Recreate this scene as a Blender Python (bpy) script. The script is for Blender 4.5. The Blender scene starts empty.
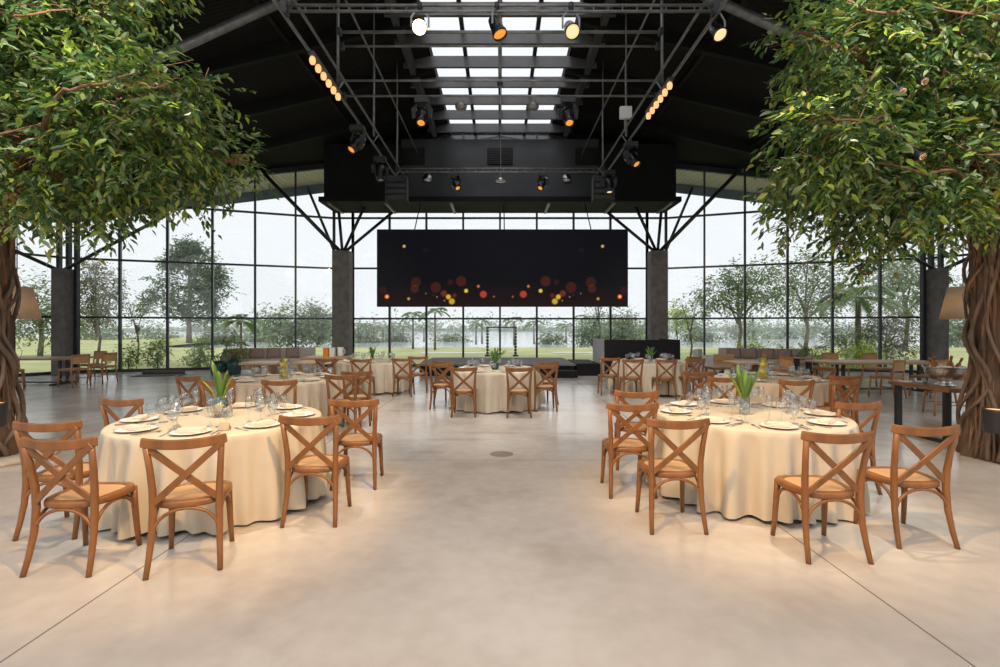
import bpy, bmesh, math, random
import numpy as np
from mathutils import Vector, Matrix

random.seed(7)
rng = np.random.default_rng(11)
S = bpy.context.scene
C = S.collection
PI = math.pi
CAM_H, HOR, F = 1.61, 327.0, 500.0


def P(px, py, Y):
    """photo pixel at distance Y -> place in the hall"""
    return ((px - 500) / F * Y, Y, CAM_H + (HOR - py) / F * Y)


# ------------------------------------------------------------------ materials
def new_mat(name):
    m = bpy.data.materials.new(name)
    m.use_nodes = True
    nt = m.node_tree
    return m, nt, nt.nodes['Principled BSDF']


def mat(name, col, rough=.5, metal=0., var=0., scale=8., bump=0., bscale=None, stretch=None, spec=.5):
    m, nt, b = new_mat(name)
    b.inputs['Base Color'].default_value = (*col, 1)
    b.inputs['Roughness'].default_value = rough
    b.inputs['Metallic'].default_value = metal
    b.inputs['Specular IOR Level'].default_value = spec
    tc = nt.nodes.new('ShaderNodeTexCoord')
    src = tc.outputs['Object']
    if stretch:
        mp = nt.nodes.new('ShaderNodeMapping')
        mp.inputs['Scale'].default_value = stretch
        nt.links.new(src, mp.inputs['Vector'])
        src = mp.outputs['Vector']
    if var:
        n = nt.nodes.new('ShaderNodeTexNoise')
        n.inputs['Scale'].default_value = scale
        n.inputs['Detail'].default_value = 5
        nt.links.new(src, n.inputs['Vector'])
        r = nt.nodes.new('ShaderNodeValToRGB')
        r.color_ramp.elements[0].position = .3
        r.color_ramp.elements[1].position = .7
        r.color_ramp.elements[0].color = (*[max(0, c * (1 - var)) for c in col], 1)
        r.color_ramp.elements[1].color = (*[min(1, c * (1 + var)) for c in col], 1)
        nt.links.new(n.outputs['Fac'], r.inputs['Fac'])
        nt.links.new(r.outputs['Color'], b.inputs['Base Color'])
    if bump:
        n2 = nt.nodes.new('ShaderNodeTexNoise')
        n2.inputs['Scale'].default_value = bscale or scale * 3
        n2.inputs['Detail'].default_value = 4
        nt.links.new(src, n2.inputs['Vector'])
        bp = nt.nodes.new('ShaderNodeBump')
        bp.inputs['Strength'].default_value = bump
        bp.inputs['Distance'].default_value = .02
        nt.links.new(n2.outputs['Fac'], bp.inputs['Height'])
        nt.links.new(bp.outputs['Normal'], b.inputs['Normal'])
    return m


def mat_leaf(name, col, trans=.3, rough=.36):
    m, nt, b = new_mat(name)
    b.inputs['Base Color'].default_value = (*col, 1)
    b.inputs['Roughness'].default_value = rough
    b.inputs['Specular IOR Level'].default_value = .35
    t = nt.nodes.new('ShaderNodeBsdfTranslucent')
    t.inputs['Color'].default_value = (min(1, col[0] * 1.5), min(1, col[1] * 1.5), col[2] * .9, 1)
    mx = nt.nodes.new('ShaderNodeMixShader')
    mx.inputs[0].default_value = trans
    nt.links.new(b.outputs[0], mx.inputs[1])
    nt.links.new(t.outputs[0], mx.inputs[2])
    nt.links.new(mx.outputs[0], nt.nodes['Material Output'].inputs[0])
    return m


def mat_thin_glass(name, tint=(.95, .98, .98), refl=.08, curved=False):
    m, nt, b = new_mat(name)
    nt.nodes.remove(b)
    t = nt.nodes.new('ShaderNodeBsdfTransparent')
    t.inputs['Color'].default_value = (*tint, 1)
    g = nt.nodes.new('ShaderNodeBsdfGlossy')
    g.inputs['Roughness'].default_value = .02
    mx = nt.nodes.new('ShaderNodeMixShader')
    if curved:
        lw = nt.nodes.new('ShaderNodeLayerWeight')
        lw.inputs['Blend'].default_value = .5
        pw = nt.nodes.new('ShaderNodeMath'); pw.operation = 'POWER'; pw.inputs[1].default_value = 3.0
        ml = nt.nodes.new('ShaderNodeMath'); ml.operation = 'MULTIPLY_ADD'; ml.inputs[1].default_value = .95; ml.inputs[2].default_value = .11
        nt.links.new(lw.outputs['Facing'], pw.inputs[0])
        nt.links.new(pw.outputs[0], ml.inputs[0])
        nt.links.new(ml.outputs[0], mx.inputs[0])
    else:
        mx.inputs[0].default_value = refl
    nt.links.new(t.outputs[0], mx.inputs[1])
    nt.links.new(g.outputs[0], mx.inputs[2])
    nt.links.new(mx.outputs[0], nt.nodes['Material Output'].inputs[0])
    return m


def mat_emit(name, col, strength):
    m, nt, b = new_mat(name)
    b.inputs['Base Color'].default_value = (*[c * .5 for c in col], 1)
    b.inputs['Emission Color'].default_value = (*col, 1)
    b.inputs['Emission Strength'].default_value = strength
    return m


def mat_wood(name, col, var=.35, rough=.42, axis=2, scale=14):
    st = [1, 1, 1]
    st[axis] = .12
    return mat(name, col, rough, 0, var, scale, .06, 60, tuple(st))


def mat_floor():
    m, nt, b = new_mat('polished_concrete')
    N, L = nt.nodes, nt.links
    tc = N.new('ShaderNodeTexCoord')
    sep = N.new('ShaderNodeSeparateXYZ')
    L.new(tc.outputs['Object'], sep.inputs[0])

    def noise(scale, detail=6, rough=.6):
        n = N.new('ShaderNodeTexNoise')
        n.inputs['Scale'].default_value = scale
        n.inputs['Detail'].default_value = detail
        n.inputs['Roughness'].default_value = rough
        L.new(tc.outputs['Object'], n.inputs['Vector'])
        return n.outputs['Fac']

    def ramp(fac, p0, c0, p1, c1):
        r = N.new('ShaderNodeValToRGB')
        e = r.color_ramp.elements
        e[0].position, e[1].position = p0, p1
        e[0].color, e[1].color = (*c0, 1), (*c1, 1)
        L.new(fac, r.inputs['Fac'])
        return r.outputs['Color']

    def mix(fac, a, c, kind='MIX'):
        x = N.new('ShaderNodeMix')
        x.data_type = 'RGBA'
        x.blend_type = kind
        if isinstance(fac, float):
            x.inputs[0].default_value = fac
        else:
            L.new(fac, x.inputs[0])
        for sock, val in ((x.inputs[6], a), (x.inputs[7], c)):
            if isinstance(val, tuple):
                sock.default_value = (*val, 1)
            else:
                L.new(val, sock)
        return x.outputs[2]

    def math_(op, a, c=None):
        x = N.new('ShaderNodeMath')
        x.operation = op
        for i, val in enumerate((a, c)):
            if val is None:
                continue
            if isinstance(val, (int, float)):
                x.inputs[i].default_value = val
            else:
                L.new(val, x.inputs[i])
        return x.outputs[0]

    base = ramp(noise(.55, 5, .55), .25, (.52, .48, .44), .78, (.68, .645, .605))
    fine = ramp(noise(7, 3, .5), .25, (.88, .87, .86), .75, (1, 1, 1))
    col = mix(1.0, base, fine, 'MULTIPLY')
    st = ramp(noise(.8, 4, .55), .48, (1, 1, 1), .74, (.66, .60, .55))
    col = mix(.75, col, st, 'MULTIPLY')

    def joint(axis, off, period, w=.007):
        a = math_('ADD', sep.outputs[axis], -off + period * 20.5)
        a = math_('MODULO', a, period)
        a = math_('ABSOLUTE', math_('SUBTRACT', a, period / 2))
        return math_('LESS_THAN', a, w)
    def line(axis, at, w=.005):
        return math_('LESS_THAN', math_('ABSOLUTE', math_('ADD', sep.outputs[axis], -at)), w)
    j = joint(0, -2.40, 4.65, .006)
    for yy in (6.05, 9.6, 13.15, 16.7):
        j = math_('MAXIMUM', j, line(1, yy))
    col = mix(j, col, (.20, .18, .16))
    vd = N.new('ShaderNodeVectorMath')
    vd.operation = 'DISTANCE'
    vd.inputs[1].default_value = (.02, 6.34, 0)
    L.new(tc.outputs['Object'], vd.inputs[0])
    lid = math_('LESS_THAN', vd.outputs['Value'], .15)
    col = mix(lid, col, (.27, .24, .21))
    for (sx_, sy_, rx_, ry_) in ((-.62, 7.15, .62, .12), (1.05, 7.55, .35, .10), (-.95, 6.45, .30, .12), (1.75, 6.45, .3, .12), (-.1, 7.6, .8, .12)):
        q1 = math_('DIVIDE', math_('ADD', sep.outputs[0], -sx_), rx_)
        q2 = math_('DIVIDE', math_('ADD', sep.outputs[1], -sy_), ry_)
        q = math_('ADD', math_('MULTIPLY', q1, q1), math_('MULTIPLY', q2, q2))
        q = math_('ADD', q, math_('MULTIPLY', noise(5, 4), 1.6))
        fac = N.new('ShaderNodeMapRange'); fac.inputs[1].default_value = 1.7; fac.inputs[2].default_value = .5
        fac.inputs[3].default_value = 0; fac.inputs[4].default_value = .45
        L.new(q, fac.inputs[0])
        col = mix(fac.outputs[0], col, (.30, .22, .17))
    L.new(col, b.inputs['Base Color'])
    rr = ramp(noise(1.4, 2, .5), .25, (.13, .13, .13), .75, (.26, .26, .26))
    L.new(rr, b.inputs['Roughness'])
    b.inputs['Specular IOR Level'].default_value = .75
    return m


def mat_corrugated(name, col, period=.25, rough=.6, axis='Y', strength=.6):
    m, nt, b = new_mat(name)
    b.inputs['Base Color'].default_value = (*col, 1)
    b.inputs['Roughness'].default_value = rough
    b.inputs['Specular IOR Level'].default_value = .2
    tc = nt.nodes.new('ShaderNodeTexCoord')
    w = nt.nodes.new('ShaderNodeTexWave')
    w.bands_direction = axis
    w.inputs['Scale'].default_value = PI / (10 * period) * 2
    nt.links.new(tc.outputs['Object'], w.inputs['Vector'])
    bp = nt.nodes.new('ShaderNodeBump')
    bp.inputs['Strength'].default_value = strength
    bp.inputs['Distance'].default_value = .04
    nt.links.new(w.outputs['Fac'], bp.inputs['Height'])
    nt.links.new(bp.outputs['Normal'], b.inputs['Normal'])
    return m


def mat_cane(name):
    m, nt, b = new_mat(name)
    tc = nt.nodes.new('ShaderNodeTexCoord')
    ck = nt.nodes.new('ShaderNodeTexChecker')
    ck.inputs['Scale'].default_value = 110
    ck.inputs['Color1'].default_value = (.56, .34, .18, 1)
    ck.inputs['Color2'].default_value = (.46, .265, .13, 1)
    nt.links.new(tc.outputs['Object'], ck.inputs['Vector'])
    nt.links.new(ck.outputs['Color'], b.inputs['Base Color'])
    b.inputs['Roughness'].default_value = .55
    return m


def mat_cloth(name, col):
    m = mat(name, col, .85, 0, .06, 3, .10, 240)
    return m


M = dict(
    floor=mat_floor(),
    ceil=mat_corrugated('dark_corrugated_roof', (.010, .0095, .010), .22, .85, 'Y', .3),
    soffit=mat_corrugated('lit_corrugated_soffit', (.66, .62, .64), .35, .6, 'X', 1.0),  # same sheet as the dark roof, outdoor light put in as pale grey
    fascia=mat('dark_blue_fascia', (.17, .22, .30), .5, 0, .1, 2),
    lampblack=mat('glossy_black_lamp', (.018, .018, .020), .22, .3, .2, 6),
    black=mat('black_steel', (.022, .022, .025), .45, 0, .2, 4),
    bluesteel=mat('dark_grey_steel', (.035, .038, .045), .4, .3, .2, 4),
    matteblack=mat('matte_black_board', (.0075, .0075, .010), .75, 0, .3, 1.2, spec=.25),
    panelblack=mat('lighter_black_board', (.045, .048, .058), .55, 0, .25, .8),
    skylitbeam=mat('skylit_black_beam', (.10, .10, .108), .5, 0, .15, 2),
    column=mat('dark_grey_concrete', (.15, .142, .138), .75, 0, .25, 5, .1, 30),
    pipe=mat('worn_steel_pipe', (.22, .22, .23), .4, .5, .3, 6),
    chrome=mat('dull_chrome', (.55, .55, .56), .28, 1., .1, 8),
    silver=mat('hammered_silver', (.72, .70, .66), .22, 1., .08, 30, .5, 45),
    cutlery=mat('polished_steel_cutlery', (.55, .55, .55), .18, 1., .05, 20),
    chair=mat_wood('honey_brown_bentwood', (.215, .086, .024), .2, .36),
    cane=mat_cane('woven_cane'),
    cloth=mat_cloth('oatmeal_linen', (.56, .485, .375)),
    napkin=mat('beige_napkin_linen', (.68, .58, .48), .9, 0, .08, 30, .15, 200),
    china=mat('white_china', (.82, .80, .77), .18, 0, .02, 4),
    glass=mat_thin_glass('drinking_glass', (.97, .98, .98), curved=True),
    pane=mat_thin_glass('window_glass', (.95, .975, .985), .05),
    skypane=mat_thin_glass('skylight_glass', (.96, .98, 1.0), .04),
    water=mat_thin_glass('clear_water', (.93, .97, .95), .06),
    lemon=mat('yellow_lemon', (.78, .60, .03), .4, 0, .15, 25, .1, 80),
    yellow=mat('yellow_glass', (.72, .60, .03), .15, 0, .1, 6),
    oak=mat_wood('oak_tabletop', (.40, .24, .12), .3, .4, 0, 9),
    teak=mat_wood('dark_teak', (.20, .10, .05), .3, .4, 0, 9),
    rattan=mat('tan_rattan', (.48, .27, .115), .6, 0, .25, 60, .3, 120),
    rchair=mat_wood('tan_rattan_chair_wood', (.36, .16, .06), .3, .45),
    sofa=mat('taupe_sofa_fabric', (.52, .465, .42), .9, 0, .1, 20, .1, 150),
    cushion=mat('mauve_brown_cushion', (.32, .225, .19), .9, 0, .12, 20, .1, 150),
    greyfab=mat('light_grey_fabric', (.52, .52, .53), .9, 0, .1, 20, .1, 150),
    planter=mat('dark_green_planter', (.015, .06, .055), .4, 0, .15, 5),
    soil=mat('soil', (.04, .028, .02), .95, 0, .3, 30),
    shade=mat_leaf('woven_lampshade', (.60, .48, .38), .25, .85),
    bark=mat('twisted_brown_bark', (.10, .060, .038), .85, 0, .45, 7, .7, 18, (1, 1, .25)),
    vine=mat('grey_brown_vine', (.125, .085, .060), .8, 0, .4, 8, .5, 25, (1, 1, .4)),
    redvine=mat('reddish_root', (.20, .085, .04), .8, 0, .4, 9, .4, 25),
    branch=mat('red_brown_branch', (.22, .105, .055), .8, 0, .35, 9, .4, 25),
    lawn=mat('mown_lawn', (.45, .47, .21), .95, 0, .20, .35, .3, 6),
    path=mat('pale_paving', (.66, .64, .60), .8, 0, .1, 1),
    lake=mat('pale_lake', (.60, .64, .66), .12, 0, .05, .05),
    shore=mat('far_shore_wood', (.20, .26, .24), .95, 0, .2, .3),
    gtrunk=mat('grey_tree_bark', (.17, .145, .125), .9, 0, .35, 6, .4, 20),
    orange=mat('orange_card', (.70, .25, .05), .6, 0, .05, 3),
    white=mat('white_plastic', (.75, .75, .73), .5, 0, .03, 3),
    kraft=mat('kraft_card', (.50, .38, .24), .7, 0, .05, 10),
    rug=mat('dark_rolled_mat', (.13, .12, .115), .95, 0, .2, 20, .2, 80),
    kerb=mat('sandstone_kerb', (.48, .42, .34), .85, 0, .15, 6, .2, 30),
    amber=mat('amber_bottle_glass', (.30, .12, .02), .1, 0, .1, 5),
    greenbottle=mat('green_bottle_glass', (.05, .10, .03), .1, 0, .1, 5),
    ice=mat('ice_cubes', (.80, .84, .86), .15, 0, .05, 20, .3, 40),
    bulb=mat_emit('warm_bulb', (1.0, .56, .23), 1.05),
    hotlens=mat_emit('hot_lamp_lens', (1.0, .66, .25), 14),
    warmlens=mat_emit('amber_lamp_lens', (1.0, .34, .05), .95),
    palelens=mat_emit('pale_lamp_lens', (1.0, .74, .38), 1.0),
    uplens=mat_emit('uplight_lens', (1.0, .55, .18), 1.6),
)
LEAF_IN = [mat_leaf('ficus_leaf_deep', (.050, .105, .038)), mat_leaf('ficus_leaf_mid', (.120, .205, .060)),
           mat_leaf('ficus_leaf_fresh', (.290, .390, .065)), mat_leaf('ficus_leaf_olive', (.250, .260, .080)),
           mat_leaf('ficus_leaf_grey', (.270, .330, .190)), mat_leaf('ficus_leaf_yellow', (.50, .42, .055))]
LEAF_W = [.34, .27, .15, .09, .14, .008]
LEAF_OUT = dict(
    pine=[mat_leaf('pine_needles', (.07, .125, .055)), mat_leaf('pine_needles_pale', (.12, .18, .08))],
    grey=[mat_leaf('grey_green_leaf', (.13, .19, .09)), mat_leaf('pale_grey_green_leaf', (.21, .27, .14))],
    green=[mat_leaf('garden_leaf', (.17, .27, .07)), mat_leaf('garden_leaf_pale', (.26, .36, .11))],
    yellow=[mat_leaf('yellow_green_leaf', (.46, .52, .08)), mat_leaf('lime_leaf', (.34, .46, .08))],
    palm=[mat_leaf('palm_frond', (.11, .19, .08)), mat_leaf('palm_frond_pale', (.17, .25, .11))],
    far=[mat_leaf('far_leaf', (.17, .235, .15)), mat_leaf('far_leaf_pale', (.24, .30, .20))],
    dry=[mat_leaf('dry_twig_leaf', (.20, .19, .11)), mat_leaf('dry_olive_leaf', (.15, .17, .08))],
)


# ------------------------------------------------------------------ mesh helpers
class MB:
    def __init__(self):
        self.v, self.f, self.m, self.s = [], [], [], []

    def add(self, vs, fs, mi=0, smooth=False):
        o = len(self.v)
        self.v.extend([tuple(p) for p in vs])
        for f in fs:
            self.f.append([i + o for i in f])
            self.m.append(mi)
            self.s.append(smooth)
        return self

    def box(self, c, s, rz=0., mi=0, rot=None):
        hx, hy, hz = s[0] / 2, s[1] / 2, s[2] / 2
        vs = [Vector((x, y, z)) for z in (-hz, hz) for x, y in ((-hx, -hy), (hx, -hy), (hx, hy), (-hx, hy))]
        R = rot if rot is not None else Matrix.Rotation(rz, 3, 'Z')
        vs = [R @ p + Vector(c) for p in vs]
        return self.add(vs, [(3, 2, 1, 0), (4, 5, 6, 7), (0, 1, 5, 4), (1, 2, 6, 5), (2, 3, 7, 6), (3, 0, 4, 7)], mi)

    def beam(self, a, b, w, h, mi=0):
        a, b = Vector(a), Vector(b)
        return self.sweep([a, b], w, h, mi)

    def _frames(self, path, up):
        pts = [Vector(p) for p in path]
        out = []
        for i, p in enumerate(pts):
            t = (pts[min(i + 1, len(pts) - 1)] - pts[max(i - 1, 0)]).normalized()
            u = Vector(up)
            if abs(t.dot(u)) > .97:
                u = Vector((0, 1, 0)) if abs(t.y) < .9 else Vector((1, 0, 0))
            s = t.cross(u).normalized()
            u = s.cross(t).normalized()
            out.append((p, s, u))
        return out

    def sweep(self, path, w, h, mi=0, up=(0, 0, 1), smooth=False):
        fr = self._frames(path, up)
        n = len(fr)
        vs = []
        for i, (p, s, u) in enumerate(fr):
            ww = w[i] if isinstance(w, (list, tuple)) else w
            hh = h[i] if isinstance(h, (list, tuple)) else h
            for a, c in ((-.5, -.5), (.5, -.5), (.5, .5), (-.5, .5)):
                vs.append(p + s * ww * a + u * hh * c)
        fs = []
        for i in range(n - 1):
            for k in range(4):
                a, b2 = i * 4 + k, i * 4 + (k + 1) % 4
                fs.append((a, b2, b2 + 4, a + 4))
        fs.append((3, 2, 1, 0))
        e = (n - 1) * 4
        fs.append((e, e + 1, e + 2, e + 3))
        return self.add(vs, fs, mi, smooth)

    def _transport(self, path):
        pts = [Vector(p) for p in path]
        N_ = len(pts)
        ts = [(pts[min(i + 1, N_ - 1)] - pts[max(i - 1, 0)]).normalized() for i in range(N_)]
        ref = Vector((0, 0, 1)) if abs(ts[0].z) < .8 else Vector((0, 1, 0))
        s_ = ts[0].cross(ref).normalized()
        out = []
        for i in range(N_):
            if i:
                s_ = ts[i - 1].rotation_difference(ts[i]) @ s_
            out.append((pts[i], s_, s_.cross(ts[i]).normalized()))
        return out

    def tube(self, path, r, n=8, mi=0, up=(0, 0, 1), cap=True):
        fr = self._transport(path)
        vs = []
        for i, (p, s, u) in enumerate(fr):
            rr = r[i] if isinstance(r, (list, tuple)) else r
            for k in range(n):
                a = 2 * PI * k / n
                vs.append(p + s * rr * math.cos(a) + u * rr * math.sin(a))
        fs = []
        m = len(fr)
        for i in range(m - 1):
            for k in range(n):
                a, b2 = i * n + k, i * n + (k + 1) % n
                fs.append((a, b2, b2 + n, a + n))
        self.add(vs, fs, mi, True)
        if cap:
            o = len(self.v) - len(vs)
            self.f.append([o + k for k in reversed(range(n))]); self.m.append(mi); self.s.append(False)
            self.f.append([o + (m - 1) * n + k for k in range(n)]); self.m.append(mi); self.s.append(False)
        return self

    def lathe(self, prof, n=24, c=(0, 0, 0), mi=0, axis=None, smooth=True):
        vs, fs = [], []
        R = Vector((0, 0, 1)).rotation_difference(Vector(axis).normalized()).to_matrix() if axis is not None else Matrix.Identity(3)
        for r, z in prof:
            for k in range(n):
                a = 2 * PI * k / n
                vs.append(R @ Vector((r * math.cos(a), r * math.sin(a), z)) + Vector(c))
        for i in range(len(prof) - 1):
            for k in range(n):
                a, b2 = i * n + k, i * n + (k + 1) % n
                fs.append((a, b2, b2 + n, a + n))
        if prof[0][0] > 1e-4:
            fs.append(tuple(reversed(range(n))))
        if prof[-1][0] > 1e-4 and prof[-1] != prof[0]:
            fs.append(tuple((len(prof) - 1) * n + k for k in range(n)))
        return self.add(vs, fs, mi, smooth)

    def prism(self, poly, z0, z1, mi=0):
        n = len(poly)
        vs = [(x, y, z0) for x, y in poly] + [(x, y, z1) for x, y in poly]
        fs = [tuple(reversed(range(n))), tuple(range(n, 2 * n))]
        fs += [(k, (k + 1) % n, n + (k + 1) % n, n + k) for k in range(n)]
        return self.add(vs, fs, mi)

    def build(self, name, mats, parent=None, bevel=0., kind=None, seg=2):
        me = bpy.data.meshes.new(name)
        me.from_pydata(self.v, [], self.f)
        if not isinstance(mats, (list, tuple)):
            mats = [mats]
        for mm in mats:
            me.materials.append(mm)
        me.polygons.foreach_set('material_index', self.m)
        me.polygons.foreach_set('use_smooth', self.s)
        if bevel:
            bm = bmesh.new()
            bm.from_mesh(me)
            es = [e for e in bm.edges if len(e.link_faces) == 2 and e.calc_face_angle(0) > .6]
            bmesh.ops.bevel(bm, geom=es, offset=bevel, segments=seg, affect='EDGES', profile=.5)
            bm.to_mesh(me)
            bm.free()
        me.update()
        o = bpy.data.objects.new(name, me)
        C.objects.link(o)
        if parent:
            o.parent = parent
        if kind:
            o['kind'] = kind
        return o


def tag(o, label, cat, group=None, kind=None):
    o['label'] = label
    o['category'] = cat
    if group:
        o['group'] = group
    if kind:
        o['kind'] = kind
    return o


def thing(name, label, cat, loc=(0, 0, 0), rz=0., group=None):
    o = bpy.data.objects.new(name, None)
    o.empty_display_size = .1
    C.objects.link(o)
    o.location = loc
    o.rotation_euler = (0, 0, rz)
    return tag(o, label, cat, group)


def struct(o):
    o['kind'] = 'structure'
    return o


def sempty(name):
    o = bpy.data.objects.new(name, None)
    C.objects.link(o)
    o['kind'] = 'structure'
    return o


def dup(root, loc, rz, label, group=None, scale=None):
    r = root.copy()
    C.objects.link(r)
    r.location = loc
    r.rotation_euler = (0, 0, rz)
    if scale:
        r.scale = scale
    r['label'] = label
    if group:
        r['group'] = group

    def rec(src, dst):
        for ch in list(src.children):
            c = ch.copy()
            C.objects.link(c)
            c.parent = dst
            rec(ch, c)
    rec(root, r)
    return r


class Proto:
    """first call moves the source itself, later calls copy it"""
    def __init__(self, root):
        self.root, self.used = root, False

    def put(self, loc, rz, label, group=None, scale=None):
        if not self.used:
            self.used = True
            r = self.root
            r.location, r.rotation_euler = loc, (0, 0, rz)
            if scale:
                r.scale = scale
            r['label'] = label
            if group:
                r['group'] = group
            return r
        return dup(self.root, loc, rz, label, group, scale)


# ------------------------------------------------------------------ foliage helpers
def unit(a):
    return a / np.maximum(np.linalg.norm(a, axis=-1, keepdims=True), 1e-9)


def leaf_mesh(name, pos, d, nor, Ln, Wd, mats, parent, weights=None, fine=True):
    n = len(pos)
    d = unit(d)
    side = unit(np.cross(d, nor))
    up = np.cross(side, d)
    Ln, Wd = Ln[:, None], Wd[:, None]
    if fine:
        drop = up * Ln
        p0 = pos
        c1 = pos + d * Ln * .35 - drop * .05
        c2 = pos + d * Ln * .72 - drop * .06
        tip = pos + d * Ln - drop * .14
        l1, r1 = c1 + side * Wd * .5 + up * Wd * .16, c1 - side * Wd * .5 + up * Wd * .16
        l2, r2 = c2 + side * Wd * .34 + up * Wd * .12, c2 - side * Wd * .34 + up * Wd * .12
        V = np.stack([p0, l1, c1, r1, l2, c2, r2, tip], 1).reshape(-1, 3)
        base = (np.arange(n) * 8)[:, None]
        tri = np.array([[0, 2, 1], [0, 3, 2], [4, 5, 7], [5, 6, 7]])
        quad = np.array([[1, 2, 5, 4], [2, 3, 6, 5]])
        faces = []
        tl = (base[:, :, None] + tri[None]).reshape(-1, 3)
        ql = (base[:, :, None] + quad[None]).reshape(-1, 4)
        nt_, nq = len(tl), len(ql)
        loops = np.concatenate([tl.reshape(-1), ql.reshape(-1)])
        starts = np.concatenate([np.arange(nt_) * 3, nt_ * 3 + np.arange(nq) * 4])
        leaf_of = np.concatenate([np.repeat(np.arange(n), 4), np.repeat(np.arange(n), 2)])
    else:
        p0, tip = pos, pos + d * Ln
        mid = pos + d * Ln * .5
        V = np.stack([p0, mid + side * Wd * .5, tip, mid - side * Wd * .5], 1).reshape(-1, 3)
        loops = np.arange(n * 4)
        starts = np.arange(n) * 4
        leaf_of = np.arange(n)
    me = bpy.data.meshes.new(name)
    me.vertices.add(len(V))
    me.vertices.foreach_set('co', V.astype(np.float32).reshape(-1))
    me.loops.add(len(loops))
    me.loops.foreach_set('vertex_index', loops.astype(np.int32))
    me.polygons.add(len(starts))
    me.polygons.foreach_set('loop_start', starts.astype(np.int32))
    for mm in mats:
        me.materials.append(mm)
    w = np.array(weights or [1] * len(mats), float)
    pick = rng.choice(len(mats), n, p=w / w.sum())
    me.polygons.foreach_set('material_index', pick[leaf_of].astype(np.int32))
    me.polygons.foreach_set('use_smooth', np.zeros(len(starts), bool))
    me.update(calc_edges=True)
    me.validate()
    o = bpy.data.objects.new(name, me)
    C.objects.link(o)
    if parent:
        o.parent = parent
    return o


def lobes_points(lobes, n, shell=.45):
    """points in ellipsoid lobes (x,y,z,rx,ry,rz[,w]), denser near the skin"""
    L = np.array([l[:6] for l in lobes], float)
    w = np.array([(l[6] if len(l) > 6 else 1) * l[3] * l[5] for l in lobes])
    k = rng.choice(len(L), n, p=w / w.sum())
    d = unit(rng.normal(size=(n, 3)))
    rr = shell + (1 - shell) * rng.random(n) ** .7
    return L[k, :3] + d * rr[:, None] * L[k, 3:6], d


def sprays(lobes, n_twig, per, twig, leaf, droop=.35, shell=.45, spread=.8):
    o, d = lobes_points(lobes, n_twig, shell)
    td = unit(d * .7 + rng.normal(size=o.shape) * .5 + np.array([0, 0, -droop]))
    t = np.tile(np.linspace(0, 1, per), (n_twig, 1)).reshape(-1)
    oo, tt = np.repeat(o, per, 0), np.repeat(td, per, 0)
    n = len(oo)
    tl = np.repeat(twig * (.6 + .8 * rng.random(n_twig)), per)
    pos = oo + tt * (t * tl)[:, None] + np.array([0, 0, -1]) * (t ** 2 * tl * droop * .6)[:, None] + rng.normal(size=(n, 3)) * .012
    sd = unit(np.cross(tt, np.array([0, 0, 1.])) + 1e-3) * np.where(np.arange(n) % 2, 1, -1)[:, None]
    ld = unit(tt * .6 + sd * spread + rng.normal(size=(n, 3)) * .3 + np.array([0, 0, -.3]))
    nor = unit(np.array([0, 0, 1.]) + rng.normal(size=(n, 3)) * .45)
    Ln = leaf * (.65 + .6 * rng.random(n))
    return pos, ld, nor, Ln, Ln * (.31 + .1 * rng.random(n)), o, td


# ------------------------------------------------------------------ the hall: floor, roof, glass walls
YC = 20.4                    # glass wall behind the stage
SK = 2.0                     # half width of the skylight strip


def roof_z(x):
    return 9.45 - .235 * max(0, abs(x) - SK)


WL = [(-6.77, 20.40), (-14.95, 17.38), (-19.4, 9.8), (-19.4, -14.0)]
floor_poly = [(-x, y) for x, y in reversed(WL)] + WL
m = MB()
m.prism([(p[0], p[1]) for p in floor_poly], -.12, 0)
struct(m.build('floor', M['floor']))

RY = 5.0                     # the boarded roof ends here, unseen glass roof added beyond to bring in daylight
EAVE = [(-7.4, 22.6), (-16.6, 19.2), (-21.6, 10.6), (-21.6, RY)]
roof = MB()
for s in (-1, 1):
    pl = [(-SK, 22.6)] + EAVE + [(-SK, RY)]
    n = len(pl)
    lo = [((x if s < 0 else -x), y, roof_z(x)) for x, y in pl]
    hi = [(x, y, z + .32) for x, y, z in lo]
    roof.add(lo + hi, [tuple(range(n)), tuple(range(2 * n - 1, n - 1, -1))] + [(k, (k + 1) % n, n + (k + 1) % n, n + k) for k in range(n)])
roof.box((0, 21.7, 9.61), (2 * SK, 1.8, .32))
struct(roof.build('ceiling', M['ceil']))

sof = MB()
fas = MB()
for s in (-1, 1):
    full_in = [(0, 20.4)] + WL[:3]
    full_out = [(0, 22.58)] + EAVE[:3]
    for i in range(3):
        a, b2, c, d = full_in[i], full_in[i + 1], full_out[i + 1], full_out[i]
        sof.add([(s * -p[0], p[1], roof_z(p[0]) - .03) for p in (a, b2, c, d)], [(0, 1, 2, 3)])
        fas.beam((s * -d[0], d[1], roof_z(d[0]) - .12), (s * -c[0], c[1], roof_z(c[0]) - .12), .06, .62)
struct(sof.build('trim_1', M['soffit']))
struct(fas.build('trim_2', M['fascia']))


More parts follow.
